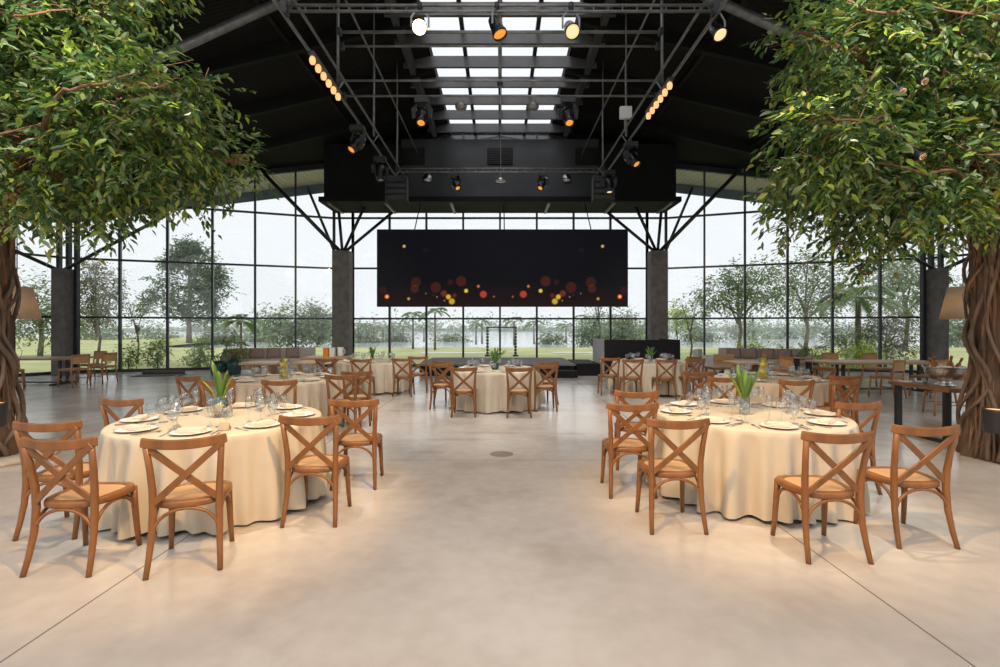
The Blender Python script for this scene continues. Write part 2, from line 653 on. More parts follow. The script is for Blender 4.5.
def glass_wall(name, a, b2, n, rows=(1.95, 4.0, 6.05), z0=0., mw=.075, md=.16):
    root = sempty(name)
    a, b2 = Vector((*a, 0)), Vector((*b2, 0))
    ang = math.atan2((b2 - a).y, (b2 - a).x)
    pts = [a.lerp(b2, k / n) for k in range(n + 1)]
    pm = MB()
    for k in range(n):
        p, q = pts[k], pts[k + 1]
        pm.add([(p.x, p.y, z0), (q.x, q.y, z0), (q.x, q.y, roof_z(q.x)), (p.x, p.y, roof_z(p.x))], [(0, 1, 2, 3)])
    pm.build('pane', M['pane'], root)
    for p in pts:
        h = roof_z(p.x)
        MB().box((p.x, p.y, (z0 + h) / 2), (mw, md, h - z0), ang).build('mullion', M['bluesteel'], root)
    for z in rows:
        if z < min(roof_z(a.x), roof_z(b2.x)):
            MB().beam((a.x, a.y, z), (b2.x, b2.y, z), .10, .07).build('transom', M['bluesteel'], root)
    MB().beam((a.x, a.y, z0 + .05), (b2.x, b2.y, z0 + .05), .12, .10).build('sill_rail', M['bluesteel'], root)
    MB().beam((a.x, a.y, roof_z(a.x) - .12), (b2.x, b2.y, roof_z(b2.x) - .12), .14, .22).build('head_rail', M['bluesteel'], root)
    return root


glass_wall('window_1', (-6.0, YC), (6.0, YC), 8)
glass_wall('window_2', WL[0], WL[1], 6)
glass_wall('window_3', (-WL[1][0], WL[1][1]), (-WL[0][0], WL[0][1]), 6)
glass_wall('window_4', WL[1], WL[2], 6)
glass_wall('window_5', (-WL[2][0], WL[2][1]), (-WL[1][0], WL[1][1]), 6)
glass_wall('window_6', WL[3], WL[2], 16)
glass_wall('window_7', (-WL[2][0], WL[2][1]), (-WL[3][0], WL[3][1]), 16)
glass_wall('window_8', (-19.4, -14), (19.4, -14), 26)
for s in (-1, 1):            # narrow closers between the stage glass and the angled wings
    glass_wall('window_%d' % (9 if s < 0 else 10), (min(s * 6.0, s * 6.77), YC), (max(s * 6.0, s * 6.77), YC), 1)

# skylight strip: deep cross beams with glass between
sky = sempty('window_11')
pm = MB()
pm.add([(-SK, -14, 9.56), (SK, -14, 9.56), (SK, 20.8, 9.56), (-SK, 20.8, 9.56)], [(0, 1, 2, 3)])
pm.build('pane', M['skypane'], sky)
for x in (-1, 0, 1):
    MB().box((x, 5.9, 9.52), (.11, 29.8, .10)).build('glazing_bar', M['black'], sky)
for k in range(29):
    y = 20.5 - 1.2 * k
    MB().box((0, y, 9.29), (2 * SK + 1.6, .09, .32)).build('cross_beam', M['skylitbeam'], sky)  # black beams, the grey in their colour stands for skylight on them
for k in range(7):
    y = 19.6 - 2.4 * k
    for s in (-1, 1):
        yy = y
        xe = 6.6 if y > 18 else (12.5 if y > 15 else 19.2)
        bmo = MB().beam((s * 2.0, yy, roof_z(2) - .16), (s * xe, yy, roof_z(xe) - .16), .14, .32).build('ceiling_beam', M['matteblack'])
        struct(bmo)
for s in (-1, 1):
    for x in (5.2, 8.6, 12.0):
        ye = 18.5 if x < 8 else 17.0
        struct(MB().box((s * x, (5 + ye) / 2, roof_z(x) - .08), (.10, ye - 5, .12)).build('ceiling_beam', M['matteblack']))
    # long purlins beside the skylight
    gr = sempty('window_%d' % (12 if s < 0 else 13))  # added glass roof out of view, lets daylight in
    MB().add([(s * SK, -14, roof_z(SK) + .1), (s * 19.4, -14, roof_z(19.4) + .1), (s * 19.4, RY, roof_z(19.4) + .1), (s * SK, RY, roof_z(SK) + .1)], [(0, 1, 2, 3)]).build('pane', M['skypane'], gr)
    for k in range(7):
        yy = RY - .05 - k * 3.1
        MB().beam((s * SK, yy, roof_z(SK)), (s * 19.4, yy, roof_z(19.4)), .10, .2).build('rafter', M['bluesteel'], gr)
    struct(MB().box((s * 2.55, 12.0, 9.2), (.16, 17, .35)).build('ceiling_beam', M['panelblack']))

# black bulkhead above the stage
bh = sempty('wall_bulkhead')
for s in (-1, 1):
    MB().box((s * 5.1, 19.3, 7.3), (2.8, 1.7, 2.14)).build('side_panel', M['matteblack'], bh)
cp = MB()
cp.box((0, 19.45, 7.45), (7.4, 1.4, 2.40))
cp.build('centre_panel', M['panelblack'], bh)  # same black board as the sides, skylight put in as lighter colour
MB().box((0, 19.25, 6.30), (13.3, 1.9, .18)).build('bottom_lip', M['matteblack'], bh)
for x, wv in ((-3.28, .9), (0, .95), (3.28, .9)):
    v = MB()
    v.box((x, 18.74, 8.0), (wv, .05, .62), mi=0)
    for k in range(9):
        v.box((x, 18.71, 7.74 + k * .065), (wv - .06, .03, .03), mi=1)
    v.build('vent', [M['matteblack'], M['black']], bh)
for x in (-6.3, -4.2, -1.8, 1.8, 4.2, 6.3):
    MB().box((x, 19.2, 6.18), (.10, 1.6, .08)).build('bracket', M['pipe'], bh)

# columns with branching struts
for s, nm in ((-1, 'left'), (1, 'right')):
    col = sempty('wall_column_' + nm)
    MB().box((s * 6.22, 19.75, 2.3), (.66, .55, 4.6)).build('shaft', M['column'], col, .02)
    top = Vector((s * 6.22, 19.75, 4.55))
    for e, r in (((s * 9.2, 19.1, roof_z(9.2) - .1), .075), ((s * 6.42, 19.9, 6.24), .06), ((s * 5.2, 19.2, 6.24), .06), ((s * 4.25, 20.0, 6.24), .06)):
        MB().tube([top + Vector((0, 0, -.05)), Vector(e)], r, 8).build('strut', M['bluesteel'], col)
    MB().tube([(s * 6.85, 20.9, 4.6), (s * 8.5, 22.1, 7.75)], .06, 8).build('strut', M['bluesteel'], col)
    pier = sempty('wall_pier_' + nm)
    MB().box((s * 14.64, 16.75, 1.78), (.42, .45, 3.56)).build('shaft', M['column'], pier, .02)
    for dx in (-.30, -.02, .30):
        MB().box((s * (14.64 + dx), 16.95, 4.9 if dx == -.02 else 3.25), (.10, .14, 2.8 if dx == -.02 else 6.3)).build('post', M['bluesteel'], pier)
    MB().tube([(s * 14.6, 16.7, 3.5), (s * 11.4, 17.2, 5.5)], .06, 8).build('strut', M['bluesteel'], pier)
    MB().tube([(s * 14.78, 16.7, 3.52), (s * 15.9, 15.2, 4.45)], .06, 8).build('strut', M['bluesteel'], pier)
    # big round roof struts springing from posts outside the picture
    st = sempty('trim_%d' % (3 if s < 0 else 4))
    MB().tube([(s * 12.5, 10, 4.42), (s * 2.5, 10, 8.97)], .095, 12).build('roof_strut', M['pipe'], st)
    MB().box((s * 12.5, 10, 2.25), (.6, .6, 4.5)).build('shaft', M['column'], st, .02)

# ------------------------------------------------------------------ stage, booth, screen
stg = thing('stage_platform', 'low black stage platform with grey top before the window wall', 'stage')
m = MB(); m.box((-.1, 18.2, .36), (5.2, 3.6, .06)); m.build('deck', M['column'], stg, .01)
m = MB(); m.box((-.1, 18.2, .165), (5.1, 3.5, .33)); m.build('skirt', M['matteblack'], stg)
m = MB(); m.box((1.9, 16.0, .11), (1.1, .5, .22)); m.build('step', M['matteblack'], stg, .01)
m = MB(); m.box((2.92, 17.6, .2), (.78, 2.2, .40)); tag(m.build('stage_riser', M['matteblack'], None, .01), 'black riser block between the stage and the booth', 'riser')

bo = thing('dj_booth', 'black panelled booth, left side toned as lit, beside the stage', 'booth', (0, 0, 0))
m = MB(); m.box((4.55, 16.0, .6), (2.42, .06, 1.2)); m.build('front_panel', M['matteblack'], bo, .005)
m = MB(); m.box((3.36, 17.0, .6), (.05, 1.95, 1.2)); m.build('side_panel', M['greyfab'], bo, .005)  # light falling on the black side is put in as pale grey
m = MB(); m.box((5.74, 17.0, .6), (.05, 1.95, 1.2)); m.build('side_panel', M['matteblack'], bo, .005)
m = MB(); m.box((4.55, 17.2, 1.0), (2.3, 1.4, .05)); m.build('worktop', M['matteblack'], bo, .005)

scr = thing('led_screen', 'wide dark video wall showing orange light spots above the stage', 'screen')
SX0, SX1, SZ0, SZ1, SY = -4.31, 4.48, 2.32, 5.03, 17.5
NX, NZ = 440, 136
gx, gz = np.meshgrid(np.linspace(0, 1, NX), np.linspace(0, 1, NZ))
vx, vz = SX0 + gx * (SX1 - SX0), SZ0 + gz * (SZ1 - SZ0)
img = np.zeros((NZ, NX, 3))
base = np.array([.0035, .0037, .0055])
img += base * (.45 + 1.3 * (np.arange(NZ) % 4 < 2))[:, None, None]
img[:NZ // 3] += np.array([.010, .0025, .001]) * np.linspace(1, 0, NZ // 3)[:, None, None]
# (x, y in 1000x321 picture of the screen, radius, colour, strength)
dots = [(128, 80, 6, (1, .55, .15), .9), (208, 95, 12, (.3, .08, .06), .08), (63, 270, 9, (1, .22, .05), .8), (63, 270, 5, (1, .6, .2), .6),
        (145, 278, 6, (1, .55, .1), .6), (172, 215, 24, (.55, .08, .03), .13), (168, 240, 20, (.6, .09, .03), .16), (48, 245, 18, (.5, .05, .03), .10),
        (247, 235, 25, (.6, .08, .03), .15), (278, 258, 15, (.9, .12, .06), .30), (302, 215, 14, (.5, .06, .03), .10), (343, 212, 24, (.7, .09, .04), .15),
        (295, 271, 10, (1, .55, .03), .75), (308, 288, 12, (.9, .6, .04), .6), (318, 266, 9, (.8, .05, .08), .4), (362, 248, 8, (1, .65, .04), .85),
        (408, 231, 6, (1, .3, .06), .6), (427, 261, 14, (.9, .09, .05), .45), (467, 270, 4, (1, .3, .05), .5), (210, 258, 2.5, (1, .6, .2), .6),
        (252, 271, 3, (1, .6, .2), .6), (280, 285, 3, (1, .6, .2), .6), (238, 264, 2.5, (1, .6, .2), .4)]
for (dx, dy, r, c, st) in dots:
    if st < .35:
        c, r, st = (c[0], c[1] * 1.25 + .015, c[2]), r * .86, st * 1.15
    for mx in (dx, 1005 - dx):
        u = (gx * 1000 * .948 + 25 - mx)
        w = ((1 - gz) * 292 + 16 - dy)
        dd = np.sqrt(u * u + w * w)
        fall = np.clip((r + 1 - dd) / 5.0, 0, 1)
        img += fall[..., None] * np.array(c) * (st if st > .4 else st * .38)
me = bpy.data.meshes.new('display')
idx = np.arange(NX * NZ).reshape(NZ, NX)
quads = np.stack([idx[:-1, :-1], idx[:-1, 1:], idx[1:, 1:], idx[1:, :-1]], -1).reshape(-1, 4)
me.from_pydata(np.stack([vx, np.full_like(vx, SY), vz], -1).reshape(-1, 3).tolist(), [], quads.tolist())
ca = me.color_attributes.new('glow', 'FLOAT_COLOR', 'POINT')
ca.data.foreach_set('color', np.concatenate([img.reshape(-1, 3), np.ones((NX * NZ, 1))], 1).astype(np.float32).reshape(-1))
sm, nt, b = new_mat('led_display')
at = nt.nodes.new('ShaderNodeAttribute'); at.attribute_name = 'glow'
nt.links.new(at.outputs['Color'], b.inputs['Emission Color'])
b.inputs['Emission Strength'].default_value = 1.0
b.inputs['Base Color'].default_value = (.006, .006, .007, 1)
b.inputs['Roughness'].default_value = .6
b.inputs['Specular IOR Level'].default_value = .08
me.materials.append(sm)
o = bpy.data.objects.new('display', me); C.objects.link(o); o.parent = scr
m = MB(); m.box(((SX0 + SX1) / 2, SY + .09, (SZ0 + SZ1) / 2), (SX1 - SX0, .16, SZ1 - SZ0)); m.build('housing', M['matteblack'], scr)
for x in (-3.0, .15, 3.2):
    MB().tube([(x, SY + .05, SZ1 - .02), (x, SY + 1.3, 6.22)], .02, 6).build('hanger', M['black'], scr)

# ------------------------------------------------------------------ lighting rig over the hall
TX, TZ = 2.9, 6.0
for s, wd in ((-1, 'left'), (1, 'right')):
    tr = thing('lighting_truss', f'long steel lighting truss running towards the stage on the {wd} of the skylight', 'truss')
    for dx, dz in ((-.13, 0), (.13, 0), (0, -.20)):
        MB().tube([(s * TX + dx, -4, TZ + dz), (s * TX + dx, 14.3, TZ + dz)], .022, 8).build('chord', M['pipe'], tr)
    for k in range(8):
        y = -3.6 + k * 2.5
        MB().sweep([(s * TX - .13, y, TZ), (s * TX, y, TZ - .2), (s * TX + .13, y, TZ)], .03, .012, up=(0, 1, 0)).build('spreader', M['pipe'], tr)
    MB().tube([(s * TX, 3, 7.75), (s * TX, 17.8, 7.75)], .022, 8).build('upper_chord', M['pipe'], tr)
    for y in (3.8, 6.4, 8.95, 11.5, 14.1):
        MB().tube([(s * TX, y, TZ), (s * TX, y, 7.75)], .026, 8).build('hanger', M['pipe'], tr)
        MB().tube([(s * TX, y, 7.75), (s * TX, y, roof_z(TX) - .1)], .018, 6).build('hanger', M['pipe'], tr)


def crossbar(y, zs, label, x=TX, r=.020):
    t = thing('lighting_bar', label, 'lighting bar', group='cross bars of the lighting rig')
    for z in zs:
        MB().tube([(-x, y, z), (x, y, z)], r, 8).build('pipe', M['pipe'], t)
    if len(zs) > 1:
        for k in range(30):
            xx = -x + .1 + k * (2 * x - .2) / 29
            MB().tube([(xx, y, zs[0]), (xx, y, zs[1])], .008, 5).build('rung', M['pipe'], t)
    for s in (-1, 1):
        MB().box((s * (x - .02), y, sum(zs) / len(zs)), (.08, .1, abs(zs[0] - zs[-1]) + .1)).build('clamp', M['black'], t)
    return t


crossbar(6.7, (5.92, 5.84), 'nearest twin-pipe lighting bar, three spotlights hanging from it')
crossbar(8.95, (6.90, 6.88), 'toothed upper bar in the second rig frame, no lamps on it')
crossbar(9.1, (6.72,), 'plain single bar just under the toothed bar of the second frame')
crossbar(8.95, (6.02,), 'lower single bar of the second frame, plain and without lamps')
crossbar(9.2, (5.86,), 'lowest bar of the second frame carrying two orange moving heads')
crossbar(14.0, (6.05, 5.95), 'farthest twin-pipe bar in front of the black bulkhead')
crossbar(6.25, (5.95,), 'thin bar highest in the picture, above the three spotlights')
t = thing('centre_drop_pipe', 'thin steel drop pipe hanging from the middle of the skylight', 'pipe')
MB().tube([(0, 9.0, 9.2), (0, 9.0, 6.0)], .02, 6).build('pipe', M['pipe'], t)
MB().lathe([(.05, 0), (.05, .08)], 10, (0, 9.0, 5.96)).build('clamp', M['black'], t)
t = thing('centre_drop_pipe', 'thin drop pipe ending in a disc before the bulkhead vent', 'pipe')
MB().tube([(0.02, 14.0, 9.2), (0.02, 14.0, 5.95)], .014, 6).build('pipe', M['pipe'], t)
MB().lathe([(.0, 0), (.14, .01), (.14, .07), (.05, .10)], 16, (0.02, 14.0, 5.68)).build('disc', M['chrome'], t)
MB().tube([(0.02, 14.0, 5.95), (0.02, 14.0, 5.76)], .012, 6).build('stem', M['pipe'], t)


def aim(v):
    return Vector((0, 0, 1)).rotation_difference(Vector(v).normalized()).to_matrix()


def par_can(loc, top, direction, label, lens, size=1., name='spotlight', body='matteblack'):
    """stage lamp: round body, yoke, clamp, lens; hangs from the bar at height `top`"""
    t = thing(name, label, 'spotlight', loc, 0, 'stage lamps on the rig')
    d = Vector(direction).normalized()
    s = size
    MB().lathe([(.03 * s, -.2 * s), (.085 * s, -.17 * s), (.10 * s, -.05 * s), (.105 * s, .09 * s), (.12 * s, .10 * s), (.12 * s, .15 * s), (.108 * s, .15 * s), (.108 * s, .11 * s)], 18, axis=d).build('body', M['lampblack'], t)
    MB().lathe([(.0, .118 * s), (.07 * s, .125 * s), (.107 * s, .115 * s)], 18, axis=d).build('lens', M[lens], t)
    side = d.cross(Vector((0, 0, 1)))
    side = side.normalized() if side.length > .05 else Vector((1, 0, 0))
    a, c = side * .135 * s, Vector((0, 0, top))
    MB().sweep([a, a + Vector((0, 0, top * .55)), a * .4 + c * .93, -a * .4 + c * .93, -a + Vector((0, 0, top * .55)), -a], .03 * s, .012 * s, up=(0, 1, .1)).build('yoke', M['pipe'], t)
    MB().lathe([(.035, 0), (.035, .10)], 10, (0, 0, top * .93)).build('clamp', M['black'], t)
    return t


def moving_head(loc, top, direction, label, lens='warmlens', size=1.):
    t = thing('moving_head', label, 'spotlight', loc, 0, 'stage lamps on the rig')
    s = size
    d = Vector(direction).normalized()
    MB().lathe([(.0, -.19 * s), (.07 * s, -.18 * s), (.115 * s, -.09 * s), (.12 * s, .03 * s), (.10 * s, .14 * s), (.085 * s, .23 * s), (.07 * s, .23 * s), (.07 * s, .20 * s)], 16, axis=d).build('head', M['lampblack'], t)
    MB().lathe([(.0, .205 * s), (.04 * s, .215 * s), (.07 * s, .205 * s)], 16, axis=d).build('lens', M[lens], t)
    side = d.cross(Vector((0, 0, 1)))
    side = side.normalized() if side.length > .05 else Vector((1, 0, 0))
    for sg in (-1, 1):
        MB().sweep([side * sg * .135 * s + Vector((0, 0, -.05 * s)), side * sg * .15 * s + Vector((0, 0, .12 * s)), side * sg * .09 * s + Vector((0, 0, .22 * s))], .09 * s, .04 * s).build('arm', M['lampblack'], t)
    m = MB(); m.box((0, 0, .26 * s), (.26 * s, .2 * s, .10 * s)); m.build('base', M['black'], t, .012)
    MB().tube([(0, 0, .3 * s), (0, 0, top)], .02, 6).build('clamp', M['pipe'], t)
    return t


lampspots = []


def spot(loc, target, power, angle, col=(1, .60, .22), blend=.6, r=.08, parent=None, name='lamp_light'):
    L = bpy.data.lights.new(name, 'SPOT')
    L.energy, L.color, L.spot_size, L.spot_blend, L.shadow_soft_size = power, col, angle, blend, r
    o = bpy.data.objects.new(name, L)
    C.objects.link(o)
    d = Vector(target) - Vector(loc)
    o.rotation_euler = d.to_track_quat('-Z', 'Y').to_euler()
    o.location = loc
    return o


x, y, z = P(420, 29, 6.7); par_can((x, y, 5.63), .24, (.06, -1, -.62), 'glaring lit spotlight on the nearest bar, leftmost of three', 'hotlens', .85)
x, y, z = P(497, 27, 6.7); par_can((x, y, 5.62), .25, (.35, -.22, -.9), 'unlit round spotlight at the middle of the nearest bar', 'warmlens', .85)
x, y, z = P(571, 31, 6.7); par_can((x, y, 5.60), .27, (.1, -.75, -.75), 'tilted spotlight with pale lens, rightmost on the nearest bar', 'palelens', .85)
moving_head((P(422, 109, 9.2)[0], 9.2, 5.50), .36, (0, -.55, -.85), 'moving head with orange lens hanging left under the second frame')
moving_head((P(568, 111, 9.2)[0], 9.2, 5.50), .36, (.05, -.55, -.85), 'moving head with orange lens hanging right under the second frame')
moving_head((P(455, 184, 14)[0], 14, 5.62), .35, (.4, -.5, -.7), 'small moving head at left on the farthest bar', size=.95)
moving_head((P(543, 184, 14)[0], 14, 5.62), .35, (-.4, -.5, -.7), 'small moving head at right on the farthest bar', size=.95)
moving_head((-2.93, 10.3, 5.40), .42, (-.4, -.5, -.75), 'moving head with orange lens on the left truss, nearer of its pair', size=1.1)
moving_head((-2.90, 12.1, 5.38), .42, (.1, -.2, -.95), 'grey moving head near the far end of the left truss', 'chrome', size=1.1)
moving_head((2.93, 11.2, 5.40), .42, (.4, -.5, -.75), 'moving head with orange lens on the right truss, nearer of its pair', size=1.1)
moving_head((2.90, 13.3, 5.42), .42, (.0, -.2, -.95), 'grey moving head near the far end of the right truss', 'palelens', size=1.1)
for px, lb in ((461, 'left'), (533, 'right')):
    x, y, z = P(px, 102, 9.3)
    t = thing('round_sensor', f'small round grey fitting hooked under the second frame at {lb}', 'fitting', (x, 9.3, 5.70))
    MB().lathe([(.0, -.03), (.10, -.03), (.11, 0), (.11, .05), (.04, .07)], 16).build('body', M['pipe'], t)
    MB().tube([(0, 0, .06), (.05, 0, .12), (0, 0, .18)], .008, 6).build('hook', M['pipe'], t)
for px, lb in ((427, 'left'), (567, 'right')):
    x, y, z = P(px, 178, 18.66)
    t = thing('ceiling_speaker', f'round pale speaker disc on the black bulkhead at {lb}', 'speaker', (x, 18.72, z))
    MB().lathe([(.0, 0), (.13, 0), (.14, -.03), (.17, -.03), (.17, .02)], 20, axis=(0, -1, 0)).build('rim', M['chrome'], t)
    MB().lathe([(.0, .005), (.12, .008)], 20, axis=(0, -1, 0)).build('grille', M['pipe'], t)
for s, wd, y0, y1 in ((-1, 'left', 7.6, 8.8), (1, 'right', 8.4, 9.6)):
    t = thing('blinder_strip', f'row of six glowing round bulbs along the {wd} truss', 'light strip')
    xx = s * (TX - .05)
    MB().box((xx, (y0 + y1) / 2, TZ - .25), (.09, y1 - y0 + .15, .05)).build('housing', M['black'], t)
    for k in range(6):
        y = y0 + (y1 - y0) * (k + .0) / 5
        o = MB().lathe([(.0, -.075), (.036, -.06), (.048, -.02), (.045, .02), (.028, .05)], 12, (xx, y, TZ - .33)).build('bulb', M['bulb'], t)
for s, wd in ((-1, 'left'), (1, 'right')):
    t = thing('line_array_speaker', f'hanging black stack of speaker boxes at the far end of the {wd} truss', 'speaker', (s * 2.98, 14.5, .22))
    for k in range(4):
        m = MB()
        m.box((0, .0, 5.62 - k * .17), (.60, .42, .155))
        m.box((0, -.215, 5.62 - k * .17), (.5, .01, .11), mi=1)
        m.build('cabinet', [M['black'], M['panelblack']], t, .008)
    for sg in (-1, 1):
        MB().box((sg * .31, -.1, 5.37), (.02, .05, .66)).build('side_bar', M['pipe'], t)
    MB().box((0, 0, 5.74), (.55, .1, .05)).build('fly_bar', M['pipe'], t)
    MB().tube([(0, 0, 5.76), (0, -.25, 5.78)], .02, 6).build('hanger', M['pipe'], t)
x, y, z = P(623, 107, 11.0)
t = thing('white_panel_box', 'small white square box mounted on the right truss', 'box', (2.74, 10.9, 5.95))
m = MB(); m.box((0, 0, .33), (.26, .1, .26)); m.build('case', M['white'], t, .01)
m = MB(); m.box((0, .04, .1), (.04, .04, .24)); m.build('bracket', M['pipe'], t)
for s, wd in ((-1, 'left'), (1, 'right')):
    d = Vector((s * 3.2, 2.9, -.9))
    par_can((s * 2.9, 3.0, 5.5), .45, d, f'added unseen lamp on the {wd} truss aimed at the {wd} tree crown', 'palelens', .95)
    spot(Vector((s * 2.9, 3.0, 5.5)) + d.normalized() * .2, Vector((s * 2.9, 3.0, 5.5)) + d, 520, math.radians(95), (1, .95, .87))  # unseen lamp added to brighten the tree crown
t = par_can((2.98, 6.85, 5.66), .27, (.1, -.6, -.8), 'lit round lamp on the right truss cut by the upper picture edge', 'palelens', .8)

for s, wd in ((-1, 'left'), (1, 'right')):
    par_can((s * 2.9, 4.6, 5.45), .5, (0, .05, -1), f'added unseen lamp on the {wd} truss straight above the front {wd} table', 'palelens', .9)
    spot((s * 2.9, 4.6, 5.25), (s * 2.6, 4.75, .75), 560, math.radians(38), (1, .82, .58), r=.06)
    spot((s * 1.43, 9.2, 5.15), (s * 1.2, 10.6, 0), 420, math.radians(105), (1, .90, .78), r=.08)
# working lamps of the rig (the rest of the truss runs on over the camera)
rig = [((-1.7, 1.3), (2.7, 4.8, .65), 1250, 38, 'over the aisle aimed at the front right table'),
       ((1.7, 1.3), (-2.8, 4.5, .65), 1250, 38, 'over the aisle aimed at the front left table'),
       ((0, -.2), (0, 3.2, 0), 680, 110, 'over the aisle aimed at the floor')]
for (xy, tgt, pw, an, lb) in rig:
    d = Vector(tgt) - Vector((*xy, 5.7))
    par_can((*xy, 5.7), .28, d, 'stage lamp ' + lb, 'palelens', .95)
    dn = d.normalized()
    spot(Vector((*xy, 5.7)) + dn * .2, tgt, pw, math.radians(an), (1, .64, .36) if an > 90 else (1, .60, .22))
crossbar(1.3, (5.98,), 'single bar above the camera carrying two warm spotlights')
crossbar(-.2, (5.98,), 'single bar above the camera carrying one warm floodlight')
spot((P(420, 29, 6.7)[0] + .02, 6.55, 5.55), (0, 2.6, 0), 150, math.radians(80))
for s in (-1, 1):
    spot((s * .75, 9.0, 5.25), (s * 4.2, 8.2, .5), 260, math.radians(70), (1, .72, .45))
    spot((s * 3.05, 10.3 if s < 0 else 11.2, 5.1), (s * 7.5, 16.5, .4), 520, math.radians(85), (1, .84, .66), r=.12)

for (fx, fy, pw) in ((2.15, 2.73, 420), (1.78, 2.50, 300), (1.68, 3.12, 160)):
    spot((2.93, 11.1, 5.15), (fx, fy, 0), pw, math.radians(2.2), (1, .50, .20), 1.0, .01)

# ------------------------------------------------------------------ cross-back chair
ARC = [i / 10 for i in range(11)]


def make_chair():
    t = thing('dining_chair', 'x', 'chair', group='cross-back chairs around the round tables')
    for s in (-1, 1):
        MB().tube([(s * .180, .175, .445), (s * .186, .185, .28), (s * .192, .198, .12), (s * .198, .212, 0)], [.024, .022, .019, .017], 9).build('leg', M['chair'], t)
        MB().tube([(s * .212, -.262, 0), (s * .204, -.228, .12), (s * .196, -.20, .26), (s * .192, -.188, .42), (s * .195, -.192, .55), (s * .203, -.21, .68), (s * .216, -.243, .835)],
                  [.017, .019, .022, .024, .023, .021, .020], 9).build('leg', M['chair'], t)
    # top rail: wide bent board
    pth, hh = [], []
    for i in range(13):
        u = -1 + i / 6
        pth.append((u * .247, -.278 + .045 * u * u, .850 + .020 * u * u))
        hh.append(.066 - .004 * u * u)
    MB().sweep(pth, .024, hh).build('top_rail', M['chair'], t, .008)
    for s, off in ((-1, .006), (1, -.006)):
        pth = []
        for i in range(11):
            u = i / 10
            zz = .848 - u * .385
            yy = -.25 + .055 * u - .012 * math.sin(PI * u) + off
            pth.append((s * (.222 - .41 * u), yy, zz))
        MB().sweep(pth, .013, .043, up=(-s * .68, 0, .73)).build('cross_slat', M['chair'], t, .003, seg=1)
    # seat
    out = []
    for i in range(36):
        a = 2 * PI * i / 36
        c, sn = math.cos(a), math.sin(a)
        px_ = math.copysign(abs(c) ** .62, c)
        py_ = math.copysign(abs(sn) ** .62, sn)
        w = .215 + .022 * py_
        out.append((px_ * w, py_ * .222 + .005))
    n = len(out)
    m = MB()
    rings = [(.985, .422), (1.0, .430), (1.0, .452), (.975, .464), (.80, .466), (.78, .458)]
    vs = [(x * k, y * k, z) for k, z in rings for x, y in out]
    fs = []
    for i in range(len(rings) - 1):
        for k in range(n):
            a, b2 = i * n + k, i * n + (k + 1) % n
            fs.append((a, b2, b2 + n, a + n))
    fs.append(tuple(reversed(range(n))))
    m.add(vs, fs, 0, True)
    m.build('seat', M['chair'], t)
    m = MB()
    vs = [(x * k, y * k, z) for k, z in ((.785, .459), (.6, .465), (.3, .468)) for x, y in out] + [(0, 0, .469)]
    fs = []
    for i in range(2):
        for k in range(n):
            a, b2 = i * n + k, i * n + (k + 1) % n
            fs.append((a, b2, b2 + n, a + n))
    fs += [(2 * n + k, 2 * n + (k + 1) % n, 3 * n) for k in range(n)]
    m.add(vs, fs, 0, True)
    m.build('cane_seat', M['cane'], t)

    def arch(a, b2):
        a, b2 = Vector(a), Vector(b2)
        pts = []
        for i in range(15):
            th = PI * i / 14
            u = (1 - math.cos(th)) / 2
            p = a.lerp(b2, u)
            p.z = .215 + .20 * math.sin(th) ** .8
            pts.append(p)
        MB().tube(pts, .0115, 7, up=(0, 0, 1)).build('arched_stretcher', M['chair'], t)
    arch((-.188, .19, 0), (.188, .19, 0))
    arch((-.196, -.205, 0), (.196, -.205, 0))
    arch((-.190, .185, 0), (-.196, -.20, 0))
    arch((.190, .185, 0), (.196, -.20, 0))
    return t


CH = Proto(make_chair())
